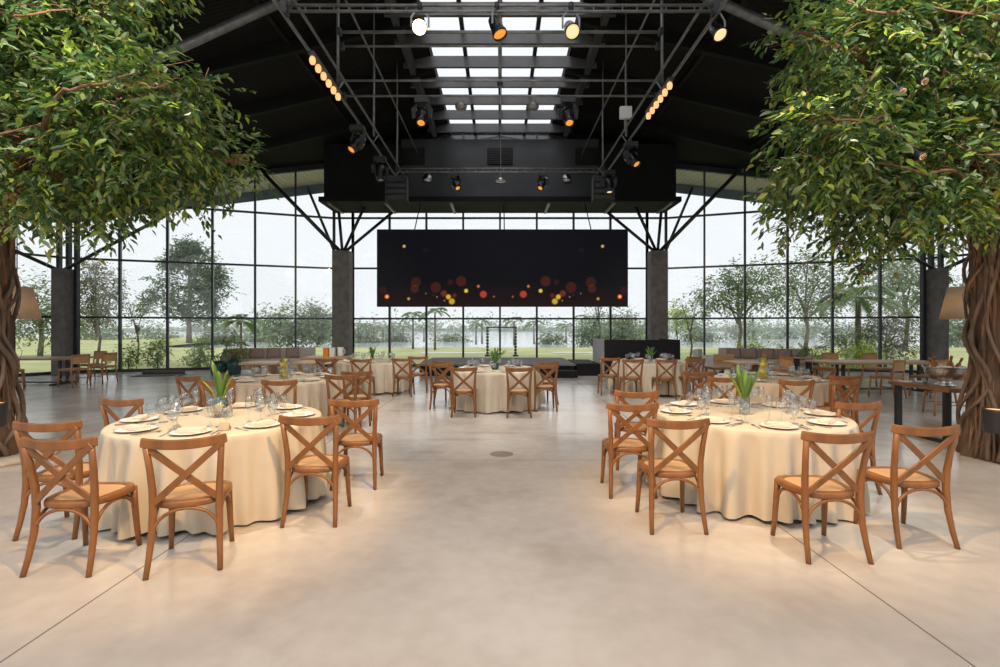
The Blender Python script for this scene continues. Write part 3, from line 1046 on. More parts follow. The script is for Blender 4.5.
# position is the chair's rear-foot line in the photo, moved to the seat centre
TBL = dict(
    L1=(-2.63, 4.72, 'front left table'), R1=(2.46, 4.97, 'front right table'),
    L2=(-3.60, 8.40, 'second-row left table'), R2=(4.52, 8.40, 'second-row right table'),
    L3=(-3.23, 12.75, 'back left table'), C3=(-.10, 10.2, 'middle table before the stage'), R3=(3.72, 12.45, 'back table before the black booth'))
CHAIRS = [
    # rear feet x, y, rotation in degrees, label
    (-3.44, 3.79, 4, 'cross-back chair half hidden behind another at the left of the front left table'),
    (-2.86, 3.23, 0, 'large cross-back chair nearest the left picture edge, seat seen from the side'),
    (-2.06, 3.26, 18, 'cross-back chair squarely before the front left table, largest in view there'),
    (-1.54, 4.03, 1, 'cross-back chair at the right front of the front left table'),
    (-1.45, 4.95, 3, 'cross-back chair at the right rear of the front left table'),
    (-3.80, 5.00, -8, 'cross-back chair whose rail shows past the far left of the front left table'),
    (1.39, 3.89, 0, 'cross-back chair at the left front corner of the front right table'),
    (1.25, 4.70, 0, 'cross-back chair beside the aisle, second back at the front right table'),
    (1.53, 5.60, -8, 'cross-back chair farthest back on the aisle side of the front right table'),
    (2.31, 3.41, 0, 'large cross-back chair squarely before the front right table'),
    (3.11, 3.64, 0, 'cross-back chair standing free at the far right before the side table'),
    (3.44, 4.78, 8, 'cross-back chair at the right side of the front right table'),
    (-4.57, 7.30, -20, 'leftmost cross-back chair at the second-row left table'),
    (-3.82, 6.75, 0, 'cross-back chair behind the leafy lemon vase of the front left table'),
    (-4.46, 7.98, -40, 'cross-back chair close to the green planters at the second-row left table'),
    (-2.99, 6.76, 0, 'cross-back chair squarely before the second-row left table'),
    (-2.38, 7.50, 5, 'cross-back chair at the right front of the second-row left table'),
    (-2.32, 8.10, 10, 'cross-back chair at the right side of the second-row left table'),
    (-3.12, 11.2, 0, 'cross-back chair squarely before the back left table'),
    (-3.95, 11.3, -5, 'cross-back chair below the orange box at the back left table'),
    (-2.25, 11.5, 0, 'nearer cross-back chair on the aisle side of the back left table'),
    (-2.00, 12.2, 5, 'farther cross-back chair on the aisle side of the back left table'),
    (-1.15, 9.75, 0, 'nearer chair of the overlapping pair left of the middle table'),
    (-1.20, 10.45, -25, 'farther chair of the overlapping pair left of the middle table'),
    (-.65, 8.90, 0, 'left of the two chairs squarely before the middle table'),
    (.34, 8.85, 0, 'right of the two chairs squarely before the middle table'),
    (.87, 9.50, 0, 'nearer chair of the overlapping pair right of the middle table'),
    (1.00, 10.3, 20, 'farther chair of the overlapping pair right of the middle table'),
    (2.58, 11.7, 0, 'leftmost cross-back chair at the back table before the black booth'),
    (2.97, 11.15, 0, 'second chair from the left at the back table before the booth'),
    (3.70, 11.1, 0, 'cross-back chair squarely before the back table near the booth'),
    (4.42, 11.3, 8, 'cross-back chair at the right front of the back table near the booth'),
    (4.75, 12.2, 25, 'cross-back chair at the right side of the back table near the booth'),
    (3.20, 8.05, -10, 'cross-back chair at the aisle side of the second-row right table'),
    (3.22, 7.16, 0, 'cross-back chair at the left front of the second-row right table'),
    (4.02, 6.76, 0, 'cross-back chair squarely before the second-row right table'),
    (5.85, 9.0, 100, 'cross-back chair beyond the right rim of the second-row right table'),
    (5.12, 7.40, 0, 'farther of two aligned chairs right of the second-row right table'),
    (4.72, 6.80, 18, 'nearer of two aligned chairs right of the second-row right table'),
]
for (x, y, rz, lb) in CHAIRS:
    a = math.radians(rz)
    CH.put((x - .25 * math.sin(a), y + .25 * math.cos(a), 0), a, lb, 'cross-back chairs around the round tables')

# ------------------------------------------------------------------ round tables, cloths, place settings
TR, TH = .885, .75


def make_table():
    t = thing('round_table', 'x', 'table', group='round tables under cloths')
    MB().lathe([(0, .715), (TR - .02, .715), (TR - .01, .725), (TR - .02, .738), (0, .738)], 40).build('tabletop', M['oak'], t)
    for k in range(4):
        a = PI / 4 + k * PI / 2
        MB().box((.52 * math.cos(a), .52 * math.sin(a), .357), (.05, .05, .714), a).build('leg', M['black'], t)
    return t


def cloth_mesh(seed, n=240):
    r0 = random.Random(seed)
    comps = [(k, r0.uniform(0, 2 * PI), r0.uniform(.5, 1.)) for k in (11, 18, 23, 28, 35)]
    prof = [(0, TH), (.3, TH), (.6, TH), (TR - .03, TH), (TR - .006, TH - .003), (TR + .006, TH - .016)]
    m = MB()
    vs = []
    rows = []
    for r, z in prof:
        rows.append([(r * math.cos(2 * PI * k / n), r * math.sin(2 * PI * k / n), z) for k in range(n)])
    for i in range(1, 19):
        t = i / 18
        row = []
        for k in range(n):
            a = 2 * PI * k / n
            w = sum(am * math.sin(f * a + ph) * (1.0 if f < 30 else .6) for f, ph, am in comps) / 3.0
            amp = .115 * min(1, t * 1.25) ** .7
            w = math.copysign(abs(w) ** .75, w)
            r = TR + .010 + .035 * t + amp * w
            z = TH - .016 - t * (TH - .016 - .028 - .012 * math.sin(5 * a + seed))
            row.append((r * math.cos(a), r * math.sin(a), z))
        rows.append(row)
    for row in rows[1:]:
        vs += row
    vs.append((0, 0, TH))
    fs = []
    R = len(rows) - 1
    for i in range(R - 1):
        for k in range(n):
            a, b2 = i * n + k, i * n + (k + 1) % n
            fs.append((a, a + n, b2 + n, b2))
    c = len(vs) - 1
    fs += [(c, k, (k + 1) % n) for k in range(n)]
    m.add(vs, fs, 0, True)
    return m


TP = Proto(make_table())
for i, (k, (x, y, nm)) in enumerate(TBL.items()):
    TP.put((x, y, 0), .3 * i, f'round table under the cloth of the {nm}', 'round tables under cloths')
    o = cloth_mesh(i + 3).build('tablecloth', M['cloth'])
    o.location = (x, y, 0)
    tag(o, f'floor-length oatmeal cloth on the {nm}', 'tablecloth', 'floor-length round tablecloths')


def single(name, mb, material, cat, group, bevel=0.):
    o = mb.build(name, material, None, bevel) if bevel else mb.build(name, material)
    return Proto(tag(o, 'x', cat, group))


plate = single('plate', MB().lathe([(0, .004), (.075, .004), (.08, .0), (.085, .004), (.135, .014), (.15, .017), (.152, .020), (.134, .019), (.088, .010), (0, .010)], 40), M['china'], 'plate', 'white plates on the round tables')
nb = MB()
for k, (w, l, z) in enumerate(((.10, .215, .006), (.094, .205, .0165), (.085, .19, .026))):
    nb.box((0, .003 * k, z), (l, w, .010), .06 * k)
napkin = single('napkin', nb, M['napkin'], 'napkin', 'folded napkins on the plates', .004)
fk = MB()
fk.sweep([(0, -.10, .003), (0, -.04, .004), (0, .02, .007), (0, .045, .005)], [.016, .009, .006, .020], [.003, .003, .003, .003])
fk.sweep([(0, .045, .005), (0, .062, .004)], .024, .002)
for k in range(4):
    xx = -.0096 + k * .0064
    fk.sweep([(xx, .06, .004), (xx, .098, .008)], .0034, .0018)
fork = single('fork', fk, M['cutlery'], 'fork', 'steel forks on the round tables')
kn = MB()
kn.sweep([(0, -.11, .004), (0, -.02, .005), (0, 0, .004)], [.017, .014, .010], [.006, .006, .004])
kn.sweep([(0, 0, .004), (.001, .05, .004), (.003, .095, .004), (.007, .12, .004)], [.016, .020, .018, .004], .0022)
knife = single('knife', kn, M['cutlery'], 'knife', 'steel knives on the round tables')
sp = MB()
sp.sweep([(0, -.10, .003), (0, -.03, .005), (0, .04, .006)], [.015, .008, .007], .003)
sp.lathe([(0, -.002), (.012, 0), (.019, .005), (.0185, .006), (.011, .002), (0, .001)], 14, (0, .065, .004))
spoon = single('spoon', sp, M['cutlery'], 'spoon', 'steel spoons on the round tables')


def stem_glass(r, h, stem, name, grp):
    b0 = stem
    hb = h - stem
    outer = [(.0, .0), (r * .78, .001), (r * .80, .004), (.007, .010), (.0045, .03), (.0045, b0 - .01), (.012, b0)]
    bowl = [(r * .62, b0 + hb * .14), (r * .94, b0 + hb * .36), (r, b0 + hb * .52), (r * .93, b0 + hb * .78), (r * .82, h)]
    inner = [(r * .80, h), (r * .91, b0 + hb * .78), (r * .975, b0 + hb * .52), (r * .91, b0 + hb * .36), (r * .58, b0 + hb * .17), (0, b0 + .012)]
    return single(name, MB().lathe(outer + bowl + inner, 20), M['glass'], 'glass', grp)


wine = stem_glass(.048, .215, .095, 'wine_glass', 'wine glasses on the round tables')
water = stem_glass(.043, .18, .065, 'water_goblet', 'water goblets on the round tables')
flute = stem_glass(.030, .235, .10, 'champagne_flute', 'champagne flutes on the round tables')

POS = ['rear', 'rear left', 'left', 'front left', 'front', 'front right', 'right', 'rear right']
TOPZ = TH + .001


def settings(key, a0, level):
    cx, cy, nm = TBL[key]
    for k in range(8):
        a = math.radians(a0 + 45 * k)
        deg = (a0 + 45 * k) % 360
        ps = POS[int(round(((deg - 90) % 360) / 45)) % 8]
        ux, uy = math.cos(a), math.sin(a)
        tx, ty = uy, -ux           # the diner's left is -t seen facing the centre
        rz = a + PI / 2            # local +Y points to the centre

        def at(r, s, z=TOPZ):
            return (cx + ux * r - tx * s, cy + uy * r - ty * s, z)
        w = f'at the {ps} of the {nm}'
        plate.put(at(.69, 0), rz, f'white plate {w}')
        napkin.put(at(.69, 0, TOPZ + .0115), rz + .25 * math.sin(k * 2.1), f'folded beige napkin {w}')
        wine.put(at(.44, .13), rz, f'tall wine glass {w}')
        water.put(at(.50, .21), rz, f'short water goblet {w}')
        if level >= 2:
            fork.put(at(.69, -.185), rz, f'steel fork by the plate {w}')
            knife.put(at(.69, .185), rz, f'steel knife by the plate {w}')
        if level >= 3:
            flute.put(at(.40, .04), rz, f'slim flute glass {w}')
            spoon.put(at(.68, .222), rz, f'steel spoon beside the knife {w}')


settings('L1', 191, 3)
settings('R1', 174, 3)
settings('L2', 190, 2)
settings('R2', 178, 2)
settings('C3', 200, 1)
settings('L3', 190, 1)
settings('R3', 185, 1)


def blade_leaves(m, n, h, w, seed, lean=.35, base_r=.02, z0=0.):
    r0 = random.Random(seed)
    for k in range(n):
        a = 2 * PI * k / n + r0.uniform(-.3, .3)
        L = h * r0.uniform(.7, 1.)
        ln = lean * r0.uniform(.4, 1.2)
        pts, ws = [], []
        for i in range(8):
            u = i / 7
            rr = base_r + L * ln * u ** 1.6
            pts.append((rr * math.cos(a), rr * math.sin(a), z0 + L * u * (1 - .12 * ln * u)))
            ws.append(w * (.45 + 1.1 * u * (1.3 - u)) * (1 if i < 7 else .12))
        m.sweep(pts, ws, .003, up=(math.cos(a) , math.sin(a), .2), smooth=True)
    return m


GREEN = mat_leaf('agave_leaf', (.12, .24, .05), .2)
GREEN2 = mat_leaf('lime_blade_leaf', (.30, .38, .05), .25)
# front left: round glass vase with lemons and broad leaves
x, y, _ = TBL['L1']
t = thing('lemon_vase', 'round glass vase with lemons and upright green leaves on the front left table', 'vase', (x - .05, y + .08, TOPZ))
MB().lathe([(0, 0), (.06, 0), (.085, .04), (.095, .10), (.088, .17), (.078, .20), (.075, .20), (.084, .168), (.090, .10), (.08, .045), (0, .012)], 28).build('vase', M['glass'], t)
for k, (dx, dy, dz) in enumerate(((.012, -.050, .095), (.048, .025, .07), (-.046, .028, .07))):
    MB().lathe([(0, -.05), (.018, -.042), (.036, -.015), (.038, .012), (.02, .04), (0, .05)], 16, (dx, dy, dz), axis=(1, .3 * k, .2)).build('lemon', M['lemon'], t)
MB().lathe([(.05, .014), (.062, .05), (.066, .10), (.060, .165), (.02, .175)], 18).build('leaf_lining', M['planter'], t)
blade_leaves(MB(), 5, .48, .058, 4, .24, .010, .10).build('leaves', GREEN, t)
blade_leaves(MB(), 2, .38, .050, 9, .7, .012, .10).build('pale_leaves', GREEN2, t)
# front right: clear cylinder vase with tall blades
x, y, _ = TBL['R1']
t = thing('leaf_vase', 'clear cylinder vase with tall green blades on the front right table', 'vase', (x - .04, y - .02, TOPZ))
MB().lathe([(0, 0), (.05, 0), (.052, .01), (.052, .17), (.048, .17), (.048, .014), (0, .012)], 24).build('vase', M['glass'], t)
MB().lathe([(0, 0), (.047, 0), (.047, .055), (0, .055)], 20, (0, 0, .014)).build('water', M['water'], t)
blade_leaves(MB(), 8, .52, .062, 14, .34, .010, .03).build('leaves', GREEN, t)
blade_leaves(MB(), 2, .44, .042, 22, .8, .012, .03).build('pale_leaves', GREEN2, t)


def yellow_vase(loc, label):
    t = thing('yellow_vase', label, 'vase', loc)
    t.scale = (1.35, 1.35, 1.15)
    MB().lathe([(0, 0), (.055, 0), (.06, .02), (.052, .12), (.05, .2), (.06, .29), (.056, .29), (.046, .2), (.048, .12), (.054, .025), (0, .015)], 22).build('vase', M['glass'], t)
    for k in range(5):
        MB().lathe([(0, -.038), (.03, -.025), (.037, 0), (.03, .025), (0, .038)], 12, (.012 * (-1) ** k, -.012 + .006 * (k % 3 - 1), .055 + k * .05), axis=(1, .4 * k - .8, .3)).build('lemon', M['lemon'], t)
    MB().lathe([(0, .016), (.040, .02), (.036, .12), (.035, .2), (.042, .265), (0, .265)], 18).build('yellow_filling', M['yellow'], t)
    blade_leaves(MB(), 5, .14, .03, 31, .25, .02, .18).build('leaves', GREEN2, t)


yellow_vase((TBL['L2'][0] + .02, TBL['L2'][1] - .1, TOPZ), 'tall slim vase of yellow lemons on the second-row left table')
yellow_vase((TBL['R2'][0] - .15, TBL['R2'][1] - .1, TOPZ), 'tall slim vase of yellow lemons on the second-row right table')
t = thing('table_plant', 'bushy green plant in a dark pot on the middle table', 'plant', (TBL['C3'][0], TBL['C3'][1] - .1, TOPZ))
MB().lathe([(0, 0), (.06, 0), (.08, .03), (.085, .13), (.07, .13), (.07, .11), (0, .11)], 20).build('pot', M['planter'], t)
blade_leaves(blade_leaves(MB(), 12, .36, .035, 5, .75, .02, .10), 8, .40, .035, 6, .3, .01, .10).build('leaves', GREEN, t)
for key, nm in (('L3', 'back left table'), ('R3', 'back table near the booth')):
    x, y, _ = TBL[key]
    t = thing('table_plant', f'small leafy posy in a glass on the {nm}', 'plant', (x, y - .1, TOPZ))
    MB().lathe([(0, 0), (.05, 0), (.055, .01), (.06, .13), (.056, .13), (.05, .014), (0, .012)], 18).build('vase', M['glass'], t)
    blade_leaves(blade_leaves(MB(), 8, .36, .04, 8, .55, .01, .03), 5, .40, .04, 12, .2, .01, .03).build('leaves', GREEN, t)
cm = MB(); cm.box((0, 0, .032), (.085, .004, .062), rot=Matrix.Rotation(-.35, 3, 'X')); cm.box((0, .02, .032), (.085, .004, .062), rot=Matrix.Rotation(.35, 3, 'X'))
o = cm.build('menu_card', M['kraft'])
o.location = (*P(224, 437, 4.15)[:2], TOPZ)
tag(o, 'small brown folded card near the front rim of the front left table', 'card')

# ------------------------------------------------------------------ rattan chairs and long tables at the sides


def make_rattan_chair():
    t = thing('rattan_chair', 'x', 'chair', group='rattan-backed chairs at the long tables')
    for s in (-1, 1):
        MB().tube([(s * .2, .20, .43), (s * .215, .235, 0)], [.02, .015], 8).build('leg', M['rchair'], t)
        MB().tube([(s * .215, -.27, 0), (s * .205, -.21, .42), (s * .205, -.25, .82)], [.015, .021, .017], 8).build('leg', M['rchair'], t)
    m = MB(); m.box((0, 0, .435), (.45, .45, .05)); m.build('seat', M['rchair'], t, .012)
    m = MB(); m.box((0, 0, .464), (.36, .36, .012)); m.build('cane_seat', M['rattan'], t, .004)
    pth = [(u * .19, -.237 - .03 * (1 - u * u), .685) for u in (-1, -.5, 0, .5, 1)]
    MB().sweep(pth, .014, .20).build('backrest', M['rattan'], t)
    pth = [(u * .215, -.25 - .03 * (1 - u * u), .80) for u in (-1, -.5, 0, .5, 1)]
    MB().sweep(pth, .024, .05).build('top_rail', M['rchair'], t, .006)
    for s in (-1, 1):
        MB().tube([(s * .205, .19, .20), (s * .208, -.235, .20)], .011, 6).build('stretcher', M['rchair'], t)
    return t


RC = Proto(make_rattan_chair())
for (x, y, rz, lb) in [
    (-11.55, 13.55, 75, 'rattan-backed chair at the right end of the left long table, nearer one'),
    (-11.50, 14.45, 80, 'rattan-backed chair at the right end of the left long table, farther one'),
    (-12.35, 15.15, 170, 'rattan-backed chair on the window side of the left long table'),
    (-12.75, 13.05, -50, 'rattan-backed chair half behind the left trunk at the long table'),
    (7.35, 12.45, -80, 'rattan-backed chair at the left end of the right long table, nearer one'),
    (7.45, 13.55, -110, 'rattan-backed chair by the dark planter left of the right long table'),
    (8.85, 11.45, 25, 'rattan-backed chair before the right long table, seat turned left'),
    (9.85, 11.50, 5, 'rattan-backed chair before the right long table, beside the wine bowl'),
    (9.3, 13.85, 178, 'rattan-backed chair on the window side of the right long table'),
    (10.4, 13.8, 185, 'second rattan-backed chair on the window side of the right long table'),
    (8.15, 9.15, 70, 'rattan-backed chair standing behind the side table with the wine bowl'),
]:
    RC.put((x, y, 0), math.radians(rz), lb, 'rattan-backed chairs at the long tables', (1.06, 1.06, 1.06))


def long_table(x, y, sx, sy, label, ped):
    t = thing('long_table', label, 'table', (x, y, 0))
    m = MB(); m.box((0, 0, .725), (sx, sy, .05)); m.build('tabletop', M['oak'], t, .008)
    for px_ in ped:
        for dy in (-.12, .12):
            m = MB(); m.box((px_, dy, .36), (.06, .06, .68)); m.build('leg', M['black'], t)
        m = MB(); m.box((px_, 0, .02), (.08, sy * .8, .04)); m.build('foot_bar', M['black'], t)
    m = MB(); m.box((0, 0, .05), (abs(ped[0] - ped[-1]), .06, .04)); m.build('base_rail', M['black'], t)
    return t


long_table(-13.4, 14.15, 3.0, 1.05, 'long oak-topped table on black legs by the left pier', (-1.1, 1.05))
long_table(9.5, 12.65, 2.9, 1.15, 'long oak-topped table on black legs by the right windows', (-.9, 1.0))

# side table with wine bowl
t = thing('side_table', 'dark wood side table on a black steel frame beside the right trunk', 'table', (6.85, 7.3, 0))
m = MB(); m.box((0, 0, .745), (1.55, 1.05, .055)); m.build('tabletop', M['teak'], t, .006)
for sx in (-1, 1):
    for sy in (-1, 1):
        m = MB(); m.box((sx * .70, sy * .42, .358), (.085, .05, .716)); m.build('leg', M['black'], t)
    m = MB(); m.box((sx * .70, 0, .025), (.085, .80, .05)); m.build('foot_bar', M['black'], t)
m = MB(); m.box((0, 0, .70), (1.36, .05, .04)); m.build('rail', M['black'], t)
BX, BY, BZ = 6.36, 7.15, .7725
t = thing('wine_bowl', 'large hammered silver footed bowl of iced bottles on the side table', 'bowl', (BX, BY, BZ))
MB().lathe([(0, 0), (.125, 0), (.13, .012), (.09, .03), (.065, .06), (.07, .075), (.15, .10), (.215, .16), (.24, .235), (.25, .26), (.262, .265), (.262, .275), (.245, .275), (.232, .24), (.205, .165), (.14, .11), (0, .09)], 40).build('bowl', M['silver'], t)
for s in (-1, 1):
    MB().tube([(s * .24, 0, .23), (s * .29, 0, .24), (s * .29, 0, .20), (s * .235, 0, .19)], .01, 8).build('handle', M['silver'], t)
ic = MB()
r0 = random.Random(3)
for k in range(70):
    a, r = r0.uniform(0, 2 * PI), .20 * math.sqrt(r0.random())
    ic.box((r * math.cos(a), r * math.sin(a), .232 + r0.uniform(0, .03)), (.04, .04, .035), rot=Matrix.Rotation(r0.uniform(0, 3), 3, (r0.random(), r0.random(), .5)))
o = ic.build('ice', M['ice'], None, .004)
o.location = (BX, BY, BZ)
tag(o, 'heap of ice cubes in the silver bowl', 'ice', kind='stuff')


def make_bottle(mm, nm):
    t = thing('wine_bottle', 'x', 'bottle', group='bottles in the silver bowl')
    MB().lathe([(0, 0), (.034, 0), (.037, .01), (.037, .17), (.03, .21), (.014, .24), (.0135, .30), (.016, .302), (.016, .315), (0, .315)], 16).build('glass', M[mm], t)
    MB().lathe([(.0165, 0), (.0165, .05), (0, .052)], 14, (0, 0, .268)).build('foil', M['amber'], t)
    return t


BO = Proto(make_bottle('amber', 0))
for (dx, dy, tl, lb) in ((-.14, -.03, -.5, 'amber bottle leaning leftmost in the silver bowl'), (-.06, .10, -.25, 'amber bottle at the back of the silver bowl'),
                         (.09, .09, .3, 'amber bottle leaning right at the back of the silver bowl'), (.14, -.03, .5, 'amber bottle leaning rightmost in the silver bowl'),
                         (.02, -.10, .1, 'amber bottle at the front of the silver bowl')):
    o = BO.put((BX + dx * .6, BY + dy * .6, BZ + .115), 0, lb)
    o.rotation_euler = (0, tl, 0)
tb = single('tumbler', MB().lathe([(0, 0), (.033, 0), (.036, .09), (.034, .09), (.031, .008), (0, .007)], 18), M['glass'], 'glass', 'tumblers on the side table')
for k, (dx, dy, lb) in enumerate(((-.62, .25, 'clear tumbler at the far left corner of the side table'), (-.50, .12, 'clear tumbler in the middle of the side-table row'), (-.62, .02, 'clear tumbler nearest the bowl foot on the side table'))):
    tb.put((6.85 + dx, 7.3 + dy, .7735), 0, lb)
o = MB().box((0, 0, .006), (.30, .21, .012)).build('serving_slate', M['white'], None, .003)
o.location = (6.30, 7.63, .7735); tag(o, 'flat pale serving board at the back of the side table', 'board')

# ------------------------------------------------------------------ lounge: sofas, low tables, planters


def cushion_mesh(w, h, d):
    m = MB()
    N = 10
    vs, fs = [], []
    for s in (-1, 1):
        for i in range(N + 1):
            for j in range(N + 1):
                u, v = -1 + 2 * i / N, -1 + 2 * j / N
                e = max(0, (1 - u ** 4) * (1 - v ** 4)) ** .5
                k = 1 - .06 * (1 - abs(u) ** 2) * abs(v) ** 3
                vs.append((u * w / 2 * (1 - .05 * (1 - v * v)), s * d / 2 * e, v * h / 2 * (1 - .05 * (1 - u * u))))
    K = (N + 1) ** 2
    for i in range(N):
        for j in range(N):
            a = i * (N + 1) + j
            fs.append((a, a + N + 1, a + N + 2, a + 1))
            fs.append((K + a, K + a + 1, K + a + N + 2, K + a + N + 1))
    return m.add(vs, fs, 0, True)


def sofa(name, x, y, rz, w, label, mm):
    t = thing(name, label, 'sofa', (x, y, 0), rz)
    m = MB(); m.box((0, 0, .22), (w, .8, .22)); m.build('base', M[mm], t, .02)
    m = MB(); m.box((0, .33, .58), (w, .18, .52)); m.build('backrest', M[mm], t, .04)
    for s in (-1, 1):
        m = MB(); m.box((s * (w / 2 - .08), 0, .45), (.16, .8, .34)); m.build('armrest', M[mm], t, .035)
    n = max(1, round((w - .3) / .8))
    for k in range(n):
        ww = (w - .34) / n
        m = MB(); m.box((-w / 2 + .17 + ww * (k + .5), -.06, .40), (ww - .01, .62, .14)); m.build('seat_cushion', M[mm], t, .03)
    for sx in (-1, 1):
        for sy in (-1, 1):
            m = MB(); m.box((sx * (w / 2 - .1), sy * .33, .055), (.05, .05, .11)); m.build('leg', M['teak'], t)
    return t


def at_local(x, y, rz, lx, ly, z):
    return (x + lx * math.cos(rz) - ly * math.sin(rz), y + lx * math.sin(rz) + ly * math.cos(rz), z)


CU = Proto(tag(cushion_mesh(.48, .40, .18).build('cushion', M['cushion']), 'x', 'cushion', 'mauve brown cushions on the sofas'))
rzl = math.radians(20)
sofa('lounge_sofa', -8.35, 18.15, rzl, 3.1, 'long taupe sofa below the left windows', 'sofa')
for k, (lx, lb) in enumerate(((-1.0, 'leftmost mauve cushion on the left sofa'), (-.45, 'second mauve cushion from the left on the left sofa'), (.12, 'third mauve cushion from the left on the left sofa'), (.75, 'rightmost mauve cushion on the left sofa'))):
    o = CU.put(at_local(-8.35, 18.15, rzl, lx, .12, .655), rzl, lb)
    o.rotation_euler = (math.radians(-14), 0, rzl)
rzr = math.radians(-20)
sofa('lounge_sofa', 9.35, 17.75, rzr, 2.9, 'long taupe sofa below the right windows', 'sofa')
for k, (lx, lb) in enumerate(((-.95, 'leftmost mauve cushion on the right sofa'), (-.42, 'second mauve cushion from the left on the right sofa'), (.12, 'third mauve cushion from the left on the right sofa'), (.68, 'rightmost mauve cushion on the right sofa'))):
    o = CU.put(at_local(9.35, 17.75, rzr, lx, .12, .655), rzr, lb)
    o.rotation_euler = (math.radians(-14), 0, rzr)
sofa('lounge_armchair', 7.15, 17.2, math.radians(60), 1.05, 'light grey armchair between the black booth and the right sofa', 'greyfab')


def wood_seat(x, y, rz, label):
    t = thing('low_wood_chair', label, 'chair', (x, y, 0), rz)
    m = MB(); m.box((0, 0, .37), (.62, .58, .07)); m.build('seat', M['teak'], t, .01)
    m = MB(); m.box((0, -.27, .62), (.62, .05, .36)); m.build('backrest', M['oak'], t, .01)
    for sx in (-1, 1):
        for sy in (-1, 1):
            m = MB(); m.box((sx * .27, sy * .24, .17), (.055, .055, .34)); m.build('leg', M['teak'], t)
    return t


wood_seat(6.65, 15.2, .1, 'low plank-backed wooden chair before the grey armchair')


def wood_table(x, y, label, w=1.0, name='lounge_table'):
    t = thing(name, label, 'table', (x, y, 0))
    t.scale = (1, 1, .93 if name == 'lounge_table' else 1)
    m = MB(); m.box((0, 0, .72), (w, .9, .06)); m.build('tabletop', M['oak'], t, .01)
    for s in (-1, 1):
        m = MB(); m.box((s * w * .18, 0, .36), (.10, .5, .66), rot=Matrix.Rotation(s * .25, 3, 'Y')); m.build('leg', M['oak'], t)
    m = MB(); m.box((0, 0, .03), (w * .75, .55, .06)); m.build('foot', M['oak'], t, .01)
    return t


wood_table(-6.15, 13.1, 'square oak table before the left sofa, nearer the planters', .95)
wood_table(-5.05, 13.3, 'square oak table before the left sofa, second from the planters', .65)
wood_table(6.55, 13.2, 'square oak table before the right sofa', .95)
wood_table(-5.0, 14.6, 'dark counter table with an orange box, before the left column', 1.25, 'counter_table')
o = MB().box((0, 0, .13), (.15, .12, .26)).build('orange_box', M['orange'], None, .004); o.location = (-5.04, 14.5, .751); tag(o, 'upright orange box on the counter table before the left column', 'box')
o = MB().box((0, 0, .13), (.14, .12, .26)).build('white_box', M['white'], None, .004); o.location = (-4.86, 14.5, .751); tag(o, 'upright white box beside the orange box', 'box')
t = thing('white_jug', 'white jug beside the white box on the counter table', 'jug', (-4.63, 14.5, .751))
MB().lathe([(0, 0), (.075, 0), (.085, .06), (.08, .2), (.09, .27), (.082, .27), (.07, .2), (.075, .06), (0, .012)], 18).build('body', M['white'], t)
MB().tube([(.075, 0, .22), (.13, 0, .20), (.13, 0, .10), (.08, 0, .07)], .01, 6).build('handle', M['white'], t)
t = thing('thin_side_table', 'thin pale side table between the right sofa and the dark planter', 'table', (10.05, 16.6, 0))
m = MB(); m.box((0, 0, .58), (.5, .4, .03)); m.build('tabletop', M['oak'], t, .004)
for s in (-1, 1):
    m = MB(); m.box((s * .2, 0, .283), (.03, .3, .565)); m.build('leg', M['black'], t)


def potted(x, y, r, h, label, ph, seed, n=260):
    t = thing('potted_shrub', label, 'plant', (x, y, 0))
    MB().lathe([(0, 0), (r * .82, 0), (r * .95, .06), (r, h * .6), (r * .97, h), (r * .88, h), (r * .88, h - .05), (0, h - .05)], 24).build('pot', M['planter'], t)
    MB().lathe([(0, h - .045), (r * .87, h - .05)], 20).build('soil', M['soil'], t)
    st = MB()
    for k in range(5):
        a = k * 1.3 + seed
        st.tube([(.05 * math.cos(a), .05 * math.sin(a), h - .05), (.14 * math.cos(a), .14 * math.sin(a), h + ph * .5), (.25 * math.cos(a), .25 * math.sin(a), h + ph)], [.014, .009, .004], 6)
    st.build('stem', M['branch'], t)
    p, d, nn, L, W, _, _ = sprays([(0, 0, h + ph * .55, r * 1.5, r * 1.5, ph * .5)], n // 8, 8, .25, .15)
    leaf_mesh('foliage', p, d, nn, L, W, LEAF_OUT['green'] + LEAF_OUT['palm'], t)
    return t


potted(-9.55, 17.0, .27, .45, 'low shrub in the left one of two dark green pots', .25, 1, 60)
potted(-9.05, 17.0, .23, .5, 'leafy shrub in the right one of two dark green pots', .85, 2)
potted(10.75, 17.3, .26, .45, 'shrub in a dark green pot right of the right sofa', .5, 3)

t = thing('rolled_mat', 'dark mat lying half rolled on the floor by the left windows', 'mat', (-11.3, 16.6, 0), .25)
m = MB(); m.box((0, 0, .012), (1.4, .7, .024)); m.build('flat_part', M['rug'], t, .006)
sp_ = []
for i in range(60):
    a = i * .35
    sp_.append((.03 + .0055 * a) * math.cos(a)); 
rl = MB()
for k, r in enumerate((.075, .058, .04)):
    rl.lathe([(r, -.62), (r, .62)], 18, (0, .36, .078), axis=(1, 0, .0))
rl.build('roll', M['rug'], t)

# ------------------------------------------------------------------ indoor trees


